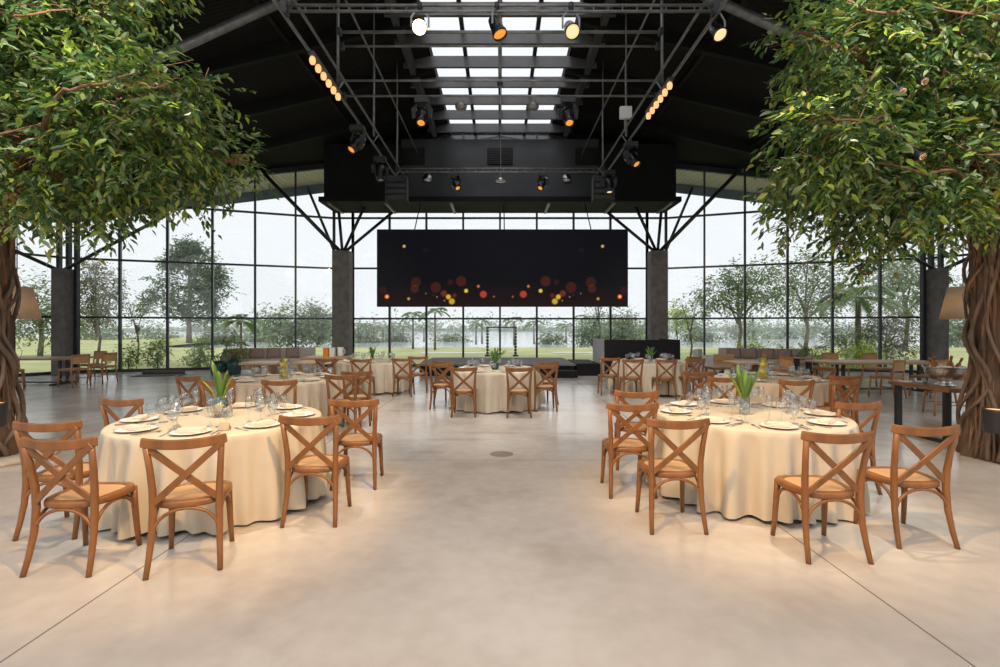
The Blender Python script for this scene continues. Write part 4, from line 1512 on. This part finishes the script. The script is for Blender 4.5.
def indoor_tree(sgn, label, lobes, base, n_twig, lean):
    t = thing('indoor_tree', label, 'tree', (base[0], base[1], 0))
    bx, by = base
    r0 = random.Random(5 if sgn < 0 else 8)
    H = 3.6
    tr = MB()
    K, n = 16, 28
    vs, fs = [], []
    for i in range(K + 1):
        u = i / K
        z = u * H
        R = .34 + .16 * (1 - u) ** 6 + .14 * max(0, u - .75) / .25
        for k in range(n):
            a = 2 * PI * k / n
            r = R * (1 + .10 * math.sin(5 * a + 3 * z) + .07 * math.sin(11 * a - 4 * z))
            vs.append((r * math.cos(a) + lean * u * u, r * math.sin(a), z))
    for i in range(K):
        for k in range(n):
            a, b2 = i * n + k, i * n + (k + 1) % n
            fs.append((a, b2, b2 + n, a + n))
    fs.append(tuple(range(K * n, K * n + n)))
    tr.add(vs, fs, 0, True)
    tr.build('trunk', M['bark'], t)
    NV = 64
    for k in range(NV):
        a0 = 2 * PI * k / NV + r0.uniform(-.08, .08)
        tw = r0.choice((-1, 1)) * r0.choice((.1, .2, .3, .5, .9))
        thick = r0.choice((.010, .013, .016, .020, .026))
        pts, rs = [], []
        f1, f2, p1, p2 = r0.uniform(1.5, 3.2), r0.uniform(2.5, 6), r0.uniform(0, 6), r0.uniform(0, 6)
        for i in range(26):
            u = i / 25
            z = u * (H + .1)
            R = .345 + .16 * (1 - u) ** 6 + .14 * max(0, u - .75) / .25 + .022 * math.sin(z * f2 + p2)
            a = a0 + tw * u + .10 * math.sin(z * f1 + p1) + .03 * math.sin(z * 9 + p2)
            pts.append((R * math.cos(a) + lean * u * u, R * math.sin(a), z))
            rs.append(thick * (1.15 - .3 * u + .15 * math.sin(7 * u + k)))
        MB().tube(pts, rs, 7).build('vine', M['redvine'] if k % 9 == 3 else (M['bark'] if k % 3 == 1 else M['vine']), t)
    # bigger loose vines looping over the roots
    for k in range(9):
        a0 = (PI if sgn > 0 else 0) - .55 * (1 if sgn < 0 else -1) + (k - 4) * .36
        pts, rs = [], []
        ph, fq = r0.uniform(0, 6), r0.uniform(2.2, 4.2)
        th = r0.uniform(.020, .034)
        for i in range(34):
            u = i / 33
            z = .03 + u * 3.2
            R = .41 + .045 * math.sin(fq * 2 * u * PI + ph) + .12 * (1 - u) ** 5
            a = a0 + .34 * math.sin(fq * u * PI + ph) + .08 * math.sin(11 * u + ph)
            pts.append((R * math.cos(a), R * math.sin(a), z))
            rs.append(th * (1 + .18 * math.sin(9 * u + ph)))
        MB().tube(pts, rs, 8).build('vine', M['vine'], t)
    hair = MB()
    for k in range(150):
        a = r0.uniform(0, 2 * PI); z = r0.uniform(.1, 3.1); R = .40
        p = Vector((R * math.cos(a), R * math.sin(a), z))
        q = p + Vector((r0.uniform(-.12, .12), r0.uniform(-.12, .12), -r0.uniform(.1, .45)))
        mdl = (p + q) / 2 + Vector((math.cos(a), math.sin(a), 0)) * r0.uniform(.02, .08)
        hair.tube([p, mdl, q], .0035, 4)
    o = hair.build('root_hairs', M['redvine'], t); o['kind'] = 'stuff'
    # branches to the crown lobes
    loc = []
    for (x, y, z, rx, ry, rz_, *w) in lobes:
        loc.append((x - bx, y - by, z, rx, ry, rz_, *w))
    top = Vector((lean * .9, 0, H - .25))
    ends = []
    for i, l in enumerate(loc):
        e = Vector(l[:3])
        mid = top.lerp(e, .5) + Vector((r0.uniform(-.2, .2), r0.uniform(-.2, .2), .25 + r0.uniform(0, .2)))
        st = top + Vector((r0.uniform(-.2, .2), r0.uniform(-.2, .2), r0.uniform(-.5, .1)))
        pts, rs = [], []
        for k in range(9):
            u = k / 8
            pts.append(st * (1 - u) ** 2 + mid * 2 * u * (1 - u) + e * u * u + Vector((r0.uniform(-.04, .04), r0.uniform(-.04, .04), r0.uniform(-.04, .04))))
            rs.append(.085 * (1 - u) + .018)
        MB().tube(pts, rs, 8).build('branch', M['branch'], t)
        ends.append((pts, l))
    p, d, nn, L, W, to, td = sprays(loc, n_twig, 11, .36, .118, .28, .40)
    leaf_mesh('foliage', p, d, nn, L, W, LEAF_IN, t, LEAF_W)
    for l in loc[:11]:
        c0, R0 = Vector(l[:3]), l[3]
        st = c0 + Vector((-sgn * -.5, -.8, -.1)) * R0
        st = c0 + Vector((sgn * .9, -.55, -.35)) * R0
        en = c0 + Vector((-sgn * .75, -.80 + r0.uniform(-.1, .2), r0.uniform(-.05, .5))) * R0
        pts = []
        for q in range(9):
            u = q / 8
            pts.append(st.lerp(en, u) + Vector((r0.uniform(-.03, .03), -.30 * R0 * math.sin(PI * u), .12 * R0 * math.sin(2 * PI * u) + r0.uniform(-.03, .03))))
        MB().tube(pts, [.026 * (1 - .75 * q / 8) for q in range(9)], 7).build('branch', M['branch'], t)
    tw = MB()
    pick = rng.choice(len(to), 420, replace=False)
    for k in pick:
        a = Vector(to[k]); dd = Vector(td[k])
        bvec = Vector(rng.normal(size=3)) * .1
        tw.tube([a - dd * .45 + bvec, a - dd * .1, a + dd * .35 + Vector((0, 0, -.06))], [.006, .004, .002], 5)
    o = tw.build('twigs', M['branch'], t); o['kind'] = 'stuff'
    return t


def lobe(px, py, r, Y, w=1, ry=None):
    x, y, z = P(px, py, Y)
    R = max(.12, (r - 9) / F * Y)
    return (x, y, z, R, ry or min(R, 1.0), R, w)


BL = (-6.50, 6.1)
LL = [lobe(0, 50, 92, 5.6), lobe(66, 45, 74, 5.5), lobe(130, 118, 70, 5.3), lobe(40, 150, 75, 5.4), lobe(165, 162, 46, 6.0), lobe(215, 158, 30, 6.2, 1.2), lobe(246, 160, 16, 6.2, 1.6), lobe(198, 128, 16, 6.0, .8),
      lobe(110, 188, 38, 5.8), lobe(160, 92, 42, 5.2), lobe(98, 12, 38, 5.5), lobe(205, 92, 13, 5.4, 1.3), lobe(60, 190, 26, 5.6), lobe(135, 218, 17, 6.6, .25), lobe(15, 188, 28, 5.5),
      lobe(-110, 40, 110, 6.4), lobe(60, -70, 110, 5.8, .8), lobe(-60, 120, 80, 7.0, .8), lobe(80, 90, 80, 7.2, .5)]
indoor_tree(-1, 'broad leafy indoor tree with vine-wrapped trunk at the left', LL, BL, 4000, .1)
BR = (6.32, 6.15)
LR = [lobe(850, 45, 62, 5.5), lobe(935, 50, 90, 5.5), lobe(835, 130, 55, 5.2), lobe(798, 182, 36, 5.8), lobe(795, 120, 24, 5.4, 1.2), lobe(800, 30, 22, 5.4, 1.2), lobe(890, 180, 65, 5.5), lobe(965, 160, 80, 5.4), lobe(865, 222, 36, 6.0, .9),
      lobe(840, 245, 24, 6.2, .5), lobe(857, 272, 11, 6.2, .35), lobe(880, 258, 13, 6.2, .3), lobe(970, 205, 30, 5.4, .9), lobe(795, 225, 22, 6.0, .6),
      lobe(1100, 50, 110, 6.4), lobe(940, -70, 110, 5.8, .8), lobe(1060, 130, 80, 7.0, .8), lobe(910, 100, 80, 7.2, .5)]
indoor_tree(1, 'broad leafy indoor tree with vine-wrapped trunk at the right', LR, BR, 4000, -.1)
kb = thing('tree_kerb', 'low sandstone slab under the left trunk', 'kerb', (-6.50, 6.1, 0))
MB().lathe([(.60, 0), (1.02, 0), (1.03, .03), (1.0, .055), (.60, .055), (.60, 0)], 6).build('slab', M['kerb'], kb)


def uplight(loc, label, yaw):
    t = thing('uplight', label, 'lamp', loc, yaw)
    MB().lathe([(0, 0), (.10, 0), (.115, .02), (.12, .24), (.125, .27), (.105, .27), (.10, .22), (0, .22)], 22).build('can', M['black'], t)
    MB().lathe([(0, .262), (.104, .258)], 20).build('lens', M['uplens'], t)
    MB().sweep([(0, .10, .13), (0, .26, .10)], .06, .05).build('bracket', M['black'], t)
    L = bpy.data.lights.new('uplight_glow', 'SPOT')
    L.energy, L.color, L.spot_size, L.spot_blend, L.shadow_soft_size = 60, (1, .55, .2), math.radians(75), .6, .07
    o = bpy.data.objects.new('uplight_glow', L); C.objects.link(o); o.parent = t
    o.location = (0, 0, .29); o.rotation_euler = (PI, 0, 0)


uplight((5.58, 5.62, .42), 'black can uplight on the right trunk, amber light on top', math.radians(-60))
uplight((-5.62, 5.55, .50), 'black can uplight on the left trunk at the picture edge', math.radians(60))
for k, (px, py) in enumerate(((901, 91), (923, 81), (921, 156))):
    x, y, z = P(px, py, 4.9)
    t = thing('crown_lamp', ['small warm lamp in the right tree crown, left of an upper pair', 'small warm lamp in the right tree crown, right of an upper pair', 'small warm lamp low in the right tree crown'][k], 'lamp', (x, y, z))
    MB().lathe([(0, -.06), (.035, -.05), (.04, 0), (.045, .03), (.03, .03)], 14, axis=(0, -.8, -.6)).build('can', M['black'], t)
    MB().lathe([(0, .028), (.034, .03)], 14, axis=(0, -.8, -.6)).build('lens', M['bulb'], t)
    MB().tube([(0, .03, .05), (.05, .5, .55)], .008, 5).build('bracket', M['black'], t)

for s, px, lb in ((-1, 17, 'left'), (1, 963, 'right')):
    x, y, z = P(px, 303, 8.4)
    t = thing('pendant_lamp', f'woven cone lampshade hanging behind the {lb} trunk', 'lamp', (x, y, z))
    MB().lathe([(.20, .27), (.31, -.27), (.305, -.27), (.195, .27)], 30).build('lamp_shade', M['shade'], t)
    MB().lathe([(0, -.05), (.035, -.03), (.04, .02), (.02, .07), (0, .08)], 14).build('bulb', M['bulb'], t)
    MB().tube([(0, 0, .06), (0, 0, roof_z(x) - z)], .008, 5).build('cord', M['black'], t)
    for k in range(3):
        a = k * 2.094
        MB().tube([(0, 0, .2), (.2 * math.cos(a), .2 * math.sin(a), .26)], .004, 4).build('spider', M['black'], t)
    L = bpy.data.lights.new('pendant_glow', 'POINT'); L.energy = 4; L.color = (1, .78, .55); L.shadow_soft_size = .05
    o = bpy.data.objects.new('pendant_glow', L); C.objects.link(o); o.parent = t; o.location = (0, 0, -.12)

# ------------------------------------------------------------------ outdoors
GZ = -.15
g = MB(); g.add([(-220, -60, GZ), (220, -60, GZ), (220, 43, GZ), (-220, 43, GZ)], [(0, 1, 2, 3)])
g.add([(-220, 43, GZ), (-30, 43, GZ), (-42, 90, GZ), (-220, 90, GZ)], [(0, 1, 2, 3)])
o = struct(g.build('lawn', M['lawn']))
g = MB(); g.add([(-260, 43, GZ - .3), (260, 43, GZ - .3), (260, 260, GZ - .3), (-260, 260, GZ - .3)], [(0, 1, 2, 3)])
struct(g.build('lake', M['lake']))
g = MB(); g.prism([(-400, 255), (400, 255), (400, 420), (-400, 420)], GZ - .4, .6)
struct(g.build('far_shore', M['shore']))
g = MB(); g.box((-2.5, 33, GZ + .03), (5.5, 1.4, .06)); g.box((6.5, 33.5, GZ + .03), (6, 1.4, .06))
struct(g.build('path', M['path']))


def garden_tree(px, base_y, Y, lobes, n, leaf, mats, label, name='garden_tree', trunk=.18, cat='tree', spray=6, twigl=None, group='trees in the garden', fork=5, shell=.3, droop=.15, leader=None):
    """lobes: (dx_px, y_px, r_px[, squash]) seen from the hall, turned into sizes at distance Y"""
    n = int(n * (2.4 if mats in ('yellow', 'green', 'dry') else 1.0 if leader else 1.7))
    x = (px - 500) / F * Y
    t = thing(name, label, cat, (x, Y, GZ), 0, group)
    loc = []
    for l in lobes:
        lx, ly, lr = l[:3]
        sq = l[3] if len(l) > 3 else 1.
        R = lr / F * Y
        loc.append((lx / F * Y, random.uniform(-.3, .3) * R, CAM_H + (HOR - ly) / F * Y - GZ, R, R, R * sq))
    p, d, nn, L, W, _, _ = sprays(loc, max(4, n // spray), spray, twigl or leaf * 3, leaf, droop, shell)
    leaf_mesh('foliage', p, d, nn, L, W * 1.25, LEAF_OUT[mats], t, fine=False)
    tk = MB()
    low = min(l[2] for l in loc)
    topz = max(l[2] for l in loc)
    if leader:
        tk.tube([(0, 0, 0), (.02, 0, low), (0, 0, topz)], [trunk, trunk * .7, trunk * .12], 8)
    else:
        tk.tube([(0, 0, 0), (.03 * topz, 0, low * .5), (0, 0, low)], [trunk, trunk * .8, trunk * .65], 8)
    for i, l in enumerate(loc[:fork + 8]):
        e = Vector(l[:3])
        s0 = Vector((0, 0, max(low * .8, e.z - abs(e.x) * .35))) if leader else Vector((0, 0, low * random.uniform(.55, .95)))
        if leader:
            tk.tube([s0, e], [trunk * .2, trunk * .06], 5)
            continue
        tk.tube([s0, s0.lerp(e, .5) + Vector((0, 0, .06 * topz)), e], [trunk * .55, trunk * .35, trunk * .12], 6)
        for q in range(2):
            e2 = e + Vector((random.uniform(-1, 1) * l[3], random.uniform(-.6, .6) * l[3], random.uniform(-.2, .9) * l[5]))
            tk.tube([s0.lerp(e, .6) + Vector((0, 0, .04 * topz)), e2], [trunk * .25, trunk * .06], 5)
    tk.build('trunk', M['gtrunk'], t)
    return t


random.seed(21)
pl_ = []
for k in range(78):
    u = (k + .5) / 78
    ext = 6 + 44 * min(1, u * 1.35) ** .8 * (1 if u < .85 else .7)
    yy = 243 + 72 * u
    dx = random.uniform(-1, 1) * ext
    pl_.append((dx, yy + abs(dx) * .08 + random.uniform(-2, 2), random.uniform(3.5, 6.5), .6))
garden_tree(189, 345, 55, pl_, 12000, .40, 'pine', 'tall dark pine with airy tiers beyond the left windows', trunk=.30, fork=70, shell=.1, twigl=.9, leader=8.6)
garden_tree(97, 352, 23, [(0, 275, 14), (-14, 288, 13), (14, 285, 15), (-10, 262, 7), (8, 305, 18), (-12, 315, 16)], 2600, .13, 'dry', 'bushy twiggy shrub outside beside the left pier', 'garden_shrub', .07, fork=12, shell=.2)
garden_tree(40, 352, 30, [(0, 300, 22), (20, 320, 18), (-18, 320, 20)], 1800, .25, 'grey', 'grey-green tree outside behind the left pendant lampshade', trunk=.15)
garden_tree(137, 366, 24, [(-6, 318, 5), (8, 310, 6), (2, 325, 6), (-10, 305, 4)], 160, .14, 'grey', 'thin bare young tree outside the left windows', trunk=.05, fork=6)
garden_tree(157, 370, 19.6, [(0, 350, 9), (-3, 360, 7), (4, 343, 5)], 620, .11, 'green', 'leafy staked shrub outside, left one of a pair', 'garden_shrub', .03)
garden_tree(199, 370, 20.4, [(0, 352, 9), (-6, 360, 7), (5, 344, 6), (5, 362, 7)], 760, .11, 'green', 'leafy staked shrub outside, right one of a pair', 'garden_shrub', .03)
garden_tree(128, 368, 19.0, [(0, 358, 7), (5, 350, 4)], 300, .12, 'green', 'small broad-leaved bush outside against the left glass', 'garden_shrub', .03)
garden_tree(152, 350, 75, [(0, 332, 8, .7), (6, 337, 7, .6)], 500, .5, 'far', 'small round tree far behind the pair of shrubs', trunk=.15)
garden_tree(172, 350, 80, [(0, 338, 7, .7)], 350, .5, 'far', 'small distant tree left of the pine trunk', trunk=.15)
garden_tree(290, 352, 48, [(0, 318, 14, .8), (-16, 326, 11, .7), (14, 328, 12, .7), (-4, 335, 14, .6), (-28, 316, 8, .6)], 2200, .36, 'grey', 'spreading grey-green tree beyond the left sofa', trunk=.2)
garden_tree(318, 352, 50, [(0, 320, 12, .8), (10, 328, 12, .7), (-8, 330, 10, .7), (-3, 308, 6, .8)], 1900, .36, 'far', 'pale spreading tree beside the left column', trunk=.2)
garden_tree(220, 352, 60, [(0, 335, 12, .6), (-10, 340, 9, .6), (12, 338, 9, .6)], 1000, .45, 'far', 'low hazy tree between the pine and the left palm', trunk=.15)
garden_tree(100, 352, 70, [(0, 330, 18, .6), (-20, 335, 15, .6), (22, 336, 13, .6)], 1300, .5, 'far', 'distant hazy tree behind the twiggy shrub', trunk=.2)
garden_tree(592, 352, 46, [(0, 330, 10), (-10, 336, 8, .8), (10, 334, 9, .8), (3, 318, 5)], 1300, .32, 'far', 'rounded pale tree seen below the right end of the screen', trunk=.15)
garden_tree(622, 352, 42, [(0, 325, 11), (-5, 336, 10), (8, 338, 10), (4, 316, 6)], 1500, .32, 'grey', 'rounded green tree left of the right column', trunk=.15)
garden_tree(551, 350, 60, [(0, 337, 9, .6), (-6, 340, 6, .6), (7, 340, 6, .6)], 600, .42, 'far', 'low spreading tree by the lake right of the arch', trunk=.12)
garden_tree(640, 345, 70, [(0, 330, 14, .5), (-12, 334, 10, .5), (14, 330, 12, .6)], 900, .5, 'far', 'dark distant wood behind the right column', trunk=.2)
garden_tree(598, 358, 28, [(0, 290, 4), (-6, 300, 4), (5, 305, 5)], 70, .2, 'far', 'bare slender tree right of the screen', trunk=.06, fork=8)
garden_tree(690, 360, 26, [(-6, 318, 8, .7), (8, 310, 8, .7), (0, 330, 8), (10, 296, 6), (-10, 300, 5, .5)], 500, .17, 'grey', 'thin open tree outside right of the black booth', trunk=.06, fork=8)
garden_tree(676, 352, 30, [(0, 312, 7, .6), (6, 320, 6, .6)], 320, .22, 'yellow', 'yellow-green little tree beside the right column', trunk=.05)
garden_tree(738, 358, 30, [(-20, 290, 16, .8), (0, 275, 16, .7), (16, 288, 16, .7), (-4, 300, 18, .6), (-30, 305, 8, .6), (28, 268, 12, .6), (34, 296, 14, .7)], 2300, .24, 'grey', 'tall wispy tree behind the right sofa', trunk=.13, fork=10)
garden_tree(805, 358, 32, [(-20, 280, 16, .8), (0, 262, 14, .7), (18, 275, 18, .7), (-10, 300, 16, .6), (14, 305, 18, .6), (38, 290, 16, .7)], 2500, .25, 'grey', 'second tall wispy tree outside, right of the first', trunk=.14, fork=10)
garden_tree(905, 352, 36, [(-10, 270, 18, .8), (12, 268, 18, .8), (0, 295, 22, .6), (-30, 285, 16, .7), (30, 290, 16)], 2500, .3, 'far', 'tall pale tree outside near the right pier', trunk=.15, fork=9)
garden_tree(885, 366, 22, [(0, 318, 14), (-14, 330, 12), (14, 325, 14), (0, 345, 16), (16, 348, 12)], 2300, .12, 'dry', 'dense twiggy shrub outside beside the right pier', 'garden_shrub', .07, fork=12, shell=.2)
garden_tree(845, 362, 22, [(0, 335, 12), (-10, 345, 11), (8, 350, 10)], 900, .14, 'grey', 'open grey shrub outside under the big palm', 'garden_shrub', .05)
garden_tree(862, 368, 20.0, [(0, 352, 9), (-12, 358, 8), (10, 360, 8)], 520, .15, 'yellow', 'bright yellow-green bush outside behind the right long table', 'garden_shrub', .03)
garden_tree(818, 368, 20.0, [(0, 356, 7), (6, 360, 6)], 340, .13, 'yellow', 'small lime bush outside left of the right long table', 'garden_shrub', .03)
garden_tree(752, 362, 21.0, [(0, 347, 8, .7), (-7, 350, 5), (7, 351, 5)], 420, .13, 'yellow', 'yellow-green bush outside above the right sofa', 'garden_shrub', .03)
garden_tree(784, 366, 20.6, [(0, 352, 6), (0, 360, 6)], 300, .13, 'green', 'small green bush outside at the right end of the sofa', 'garden_shrub', .03)
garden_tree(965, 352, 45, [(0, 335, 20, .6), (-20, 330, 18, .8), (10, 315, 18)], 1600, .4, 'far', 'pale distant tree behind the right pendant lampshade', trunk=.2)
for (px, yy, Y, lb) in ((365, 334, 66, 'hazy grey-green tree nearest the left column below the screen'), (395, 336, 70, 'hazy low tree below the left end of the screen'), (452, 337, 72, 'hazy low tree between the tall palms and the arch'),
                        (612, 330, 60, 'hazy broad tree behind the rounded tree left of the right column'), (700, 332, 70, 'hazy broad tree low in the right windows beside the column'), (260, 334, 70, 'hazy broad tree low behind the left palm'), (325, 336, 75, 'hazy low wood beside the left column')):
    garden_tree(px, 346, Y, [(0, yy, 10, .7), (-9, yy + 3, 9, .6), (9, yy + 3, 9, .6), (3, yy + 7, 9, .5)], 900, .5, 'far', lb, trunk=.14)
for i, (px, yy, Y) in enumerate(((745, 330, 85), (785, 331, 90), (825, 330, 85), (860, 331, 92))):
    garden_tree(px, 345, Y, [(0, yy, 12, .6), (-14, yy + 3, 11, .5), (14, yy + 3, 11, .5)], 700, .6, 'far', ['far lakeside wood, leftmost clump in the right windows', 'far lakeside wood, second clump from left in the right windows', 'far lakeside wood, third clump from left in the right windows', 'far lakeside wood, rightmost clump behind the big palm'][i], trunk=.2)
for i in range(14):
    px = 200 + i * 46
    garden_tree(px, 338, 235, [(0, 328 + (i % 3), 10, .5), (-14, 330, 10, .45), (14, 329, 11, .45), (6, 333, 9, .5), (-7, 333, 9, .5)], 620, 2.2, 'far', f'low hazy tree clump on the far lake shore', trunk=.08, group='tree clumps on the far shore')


def palm(px, top_y, Y, r_px, label, n=13, nl=12, mats='palm', trunk=.09, fronds=False, tilt=.0):
    x = (px - 500) / F * Y
    h = CAM_H + (HOR - top_y) / F * Y - GZ
    R = r_px / F * Y
    t = thing('palm_tree', label, 'palm', (x, Y, GZ), 0, 'palms in the garden')
    MB().tube([(0, 0, 0), (tilt * .5, 0, h * .5), (tilt, 0, h)], [trunk * 1.1, trunk * .8, trunk * .65], 8).build('trunk', M['gtrunk'], t)
    pos, ds, ns, Ls, Ws = [], [], [], [], []

    def flush(nm):
        leaf_mesh(nm, np.array(pos), np.array(ds), np.array(ns), np.array(Ls), np.array(Ws), LEAF_OUT[mats], t, fine=False)
        for l in (pos, ds, ns, Ls, Ws):
            l.clear()
    for k in range(n):
        a = 2 * PI * k / n + random.uniform(-.2, .2)
        el = random.uniform(.15, 1.25)
        dirv = Vector((math.cos(a), math.sin(a), 0))
        pr = None
        for i in range(nl):
            u = (i + 1) / nl
            p = Vector((tilt, 0, h)) + dirv * R * u * math.cos(el * .8) + Vector((0, 0, R * (math.sin(el) * u * 1.1 - .70 * u * u)))
            if pr is not None:
                fd = (p - pr).normalized()
                sd = fd.cross(Vector((0, 0, 1))).normalized()
                for s in (-1, 1):
                    pos.append(p); ds.append(fd * .7 + sd * s * .75 + Vector((0, 0, -.35))); ns.append(Vector((0, 0, 1)) + sd * s * .3)
                    Ls.append(R * .38 * (1 - .45 * abs(u - .45))); Ws.append(R * (.062 if fronds else .15))
                pos.append(pr); ds.append(fd); ns.append(Vector((0, 0, 1))); Ls.append((p - pr).length * 1.1); Ws.append(R * .03)
            pr = p
        if fronds:
            flush('frond')
    if not fronds:
        flush('frond_crown')
    return t


palm(858, 300, 24, 40, 'big palm with arching fronds outside the right windows', 17, 20, trunk=.16, fronds=True)
palm(241, 322, 30, 22, 'palm outside just right of the pine', 13, 12)
palm(413, 316, 40, 13, 'palm beyond the stage, left of a tall pair', 12, 10)
palm(435, 312, 38, 15, 'palm beyond the stage, right of a tall pair', 12, 10)
palm(476, 325, 50, 9, 'left palm of twins left of the garden arch', 11, 9)
palm(482, 321, 52, 10, 'right palm of twins left of the garden arch', 11, 9)
palm(514, 321, 48, 12, 'palm standing behind the garden arch', 11, 9)
palm(534, 324, 52, 11, 'palm right of the garden arch', 11, 9)
palm(566, 326, 55, 9, 'short palm farther right of the garden arch', 11, 9)
palm(582, 318, 48, 9, 'slim palm under the right part of the screen', 11, 9)
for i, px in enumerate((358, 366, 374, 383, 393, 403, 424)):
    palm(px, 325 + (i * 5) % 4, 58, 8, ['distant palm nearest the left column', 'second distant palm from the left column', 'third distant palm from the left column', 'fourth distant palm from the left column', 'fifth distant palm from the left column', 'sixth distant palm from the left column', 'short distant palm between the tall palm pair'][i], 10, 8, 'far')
t = thing('garden_arch', 'square outdoor arch of two dotted posts and a beam beyond the stage', 'arch', (0, 30, GZ))
for px in (487.5, 515.5):
    x = (px - 500) / F * 30
    for k in range(9):
        MB().lathe([(.05, 0), (.085, .03), (.085, .13), (.05, .16)], 10, (x, 0, .12 + k * .19)).build('post_bead', M['black'], t)
    MB().tube([(x, 0, 0), (x, 0, 1.78)], .035, 8).build('post', M['greyfab'], t)
    m = MB(); m.box((x, 0, .05), (.32, .32, .10)); m.build('foot', M['black'], t)
MB().tube([((487.5 - 500) / F * 30, 0, 1.74), ((515.5 - 500) / F * 30, 0, 1.74)], .045, 8).build('beam', M['black'], t)

# thin mist over the lawn and the lake
hz = MB()
hz.box((0, 145, 14.5), (640, 240, 30))
hm, nt, b = new_mat('thin_mist')
nt.nodes.remove(b)
vsn = nt.nodes.new('ShaderNodeVolumeScatter')
vsn.inputs['Color'].default_value = (.97, .98, 1, 1)
vsn.inputs['Density'].default_value = .0014
vsn.inputs['Anisotropy'].default_value = .4
nt.links.new(vsn.outputs[0], nt.nodes['Material Output'].inputs['Volume'])
o = hz.build('mist', hm)
tag(o, 'thin white mist hanging over the lawn and the lake', 'mist', kind='stuff')

# ------------------------------------------------------------------ sky, camera, colour management
W = bpy.data.worlds.new('overcast_sky')
S.world = W
W.use_nodes = True
nt = W.node_tree
bg = nt.nodes['Background']
tc = nt.nodes.new('ShaderNodeTexCoord')
sp3 = nt.nodes.new('ShaderNodeSeparateXYZ')
nt.links.new(tc.outputs['Generated'], sp3.inputs[0])
rp = nt.nodes.new('ShaderNodeValToRGB')
e = rp.color_ramp.elements
e[0].position, e[0].color = 0.0, (.93, .955, .98, 1)
e[1].position, e[1].color = .6, (.97, .98, 1.0, 1)
nt.links.new(sp3.outputs['Z'], rp.inputs['Fac'])
nt.links.new(rp.outputs['Color'], bg.inputs['Color'])
bg.inputs['Strength'].default_value = 1.09
sun = bpy.data.lights.new('fill_sun', 'SUN')  # soft sun added as fill under the overcast sky
sun.energy, sun.angle, sun.color = 1.15, math.radians(24), (1, .975, .94)
so = bpy.data.objects.new('fill_sun', sun)
C.objects.link(so)
so.rotation_euler = Vector((.10, .72, -.74)).to_track_quat('-Z', 'Y').to_euler()

cam = bpy.data.cameras.new('camera')
co = bpy.data.objects.new('camera', cam)
C.objects.link(co)
co.location = (0, 0, CAM_H)
co.rotation_euler = (PI / 2, 0, 0)
cam.sensor_width = 36
cam.lens = 18
cam.shift_y = -.0065
cam.clip_start, cam.clip_end = .05, 1000
S.camera = co
vs_ = S.view_settings
vs_.view_transform = 'Standard'
vs_.look = 'None'
vs_.gamma = 1
vs_.use_curve_mapping = False
vs_.exposure = 0.0
cy = S.cycles
cy.use_denoising = True
cy.max_bounces = 8
cy.volume_bounces = 4
cy.diffuse_bounces = 4
cy.glossy_bounces = 3
cy.transparent_max_bounces = 24
cy.sample_clamp_indirect = 6
cy.caustics_reflective = False
cy.caustics_refractive = False
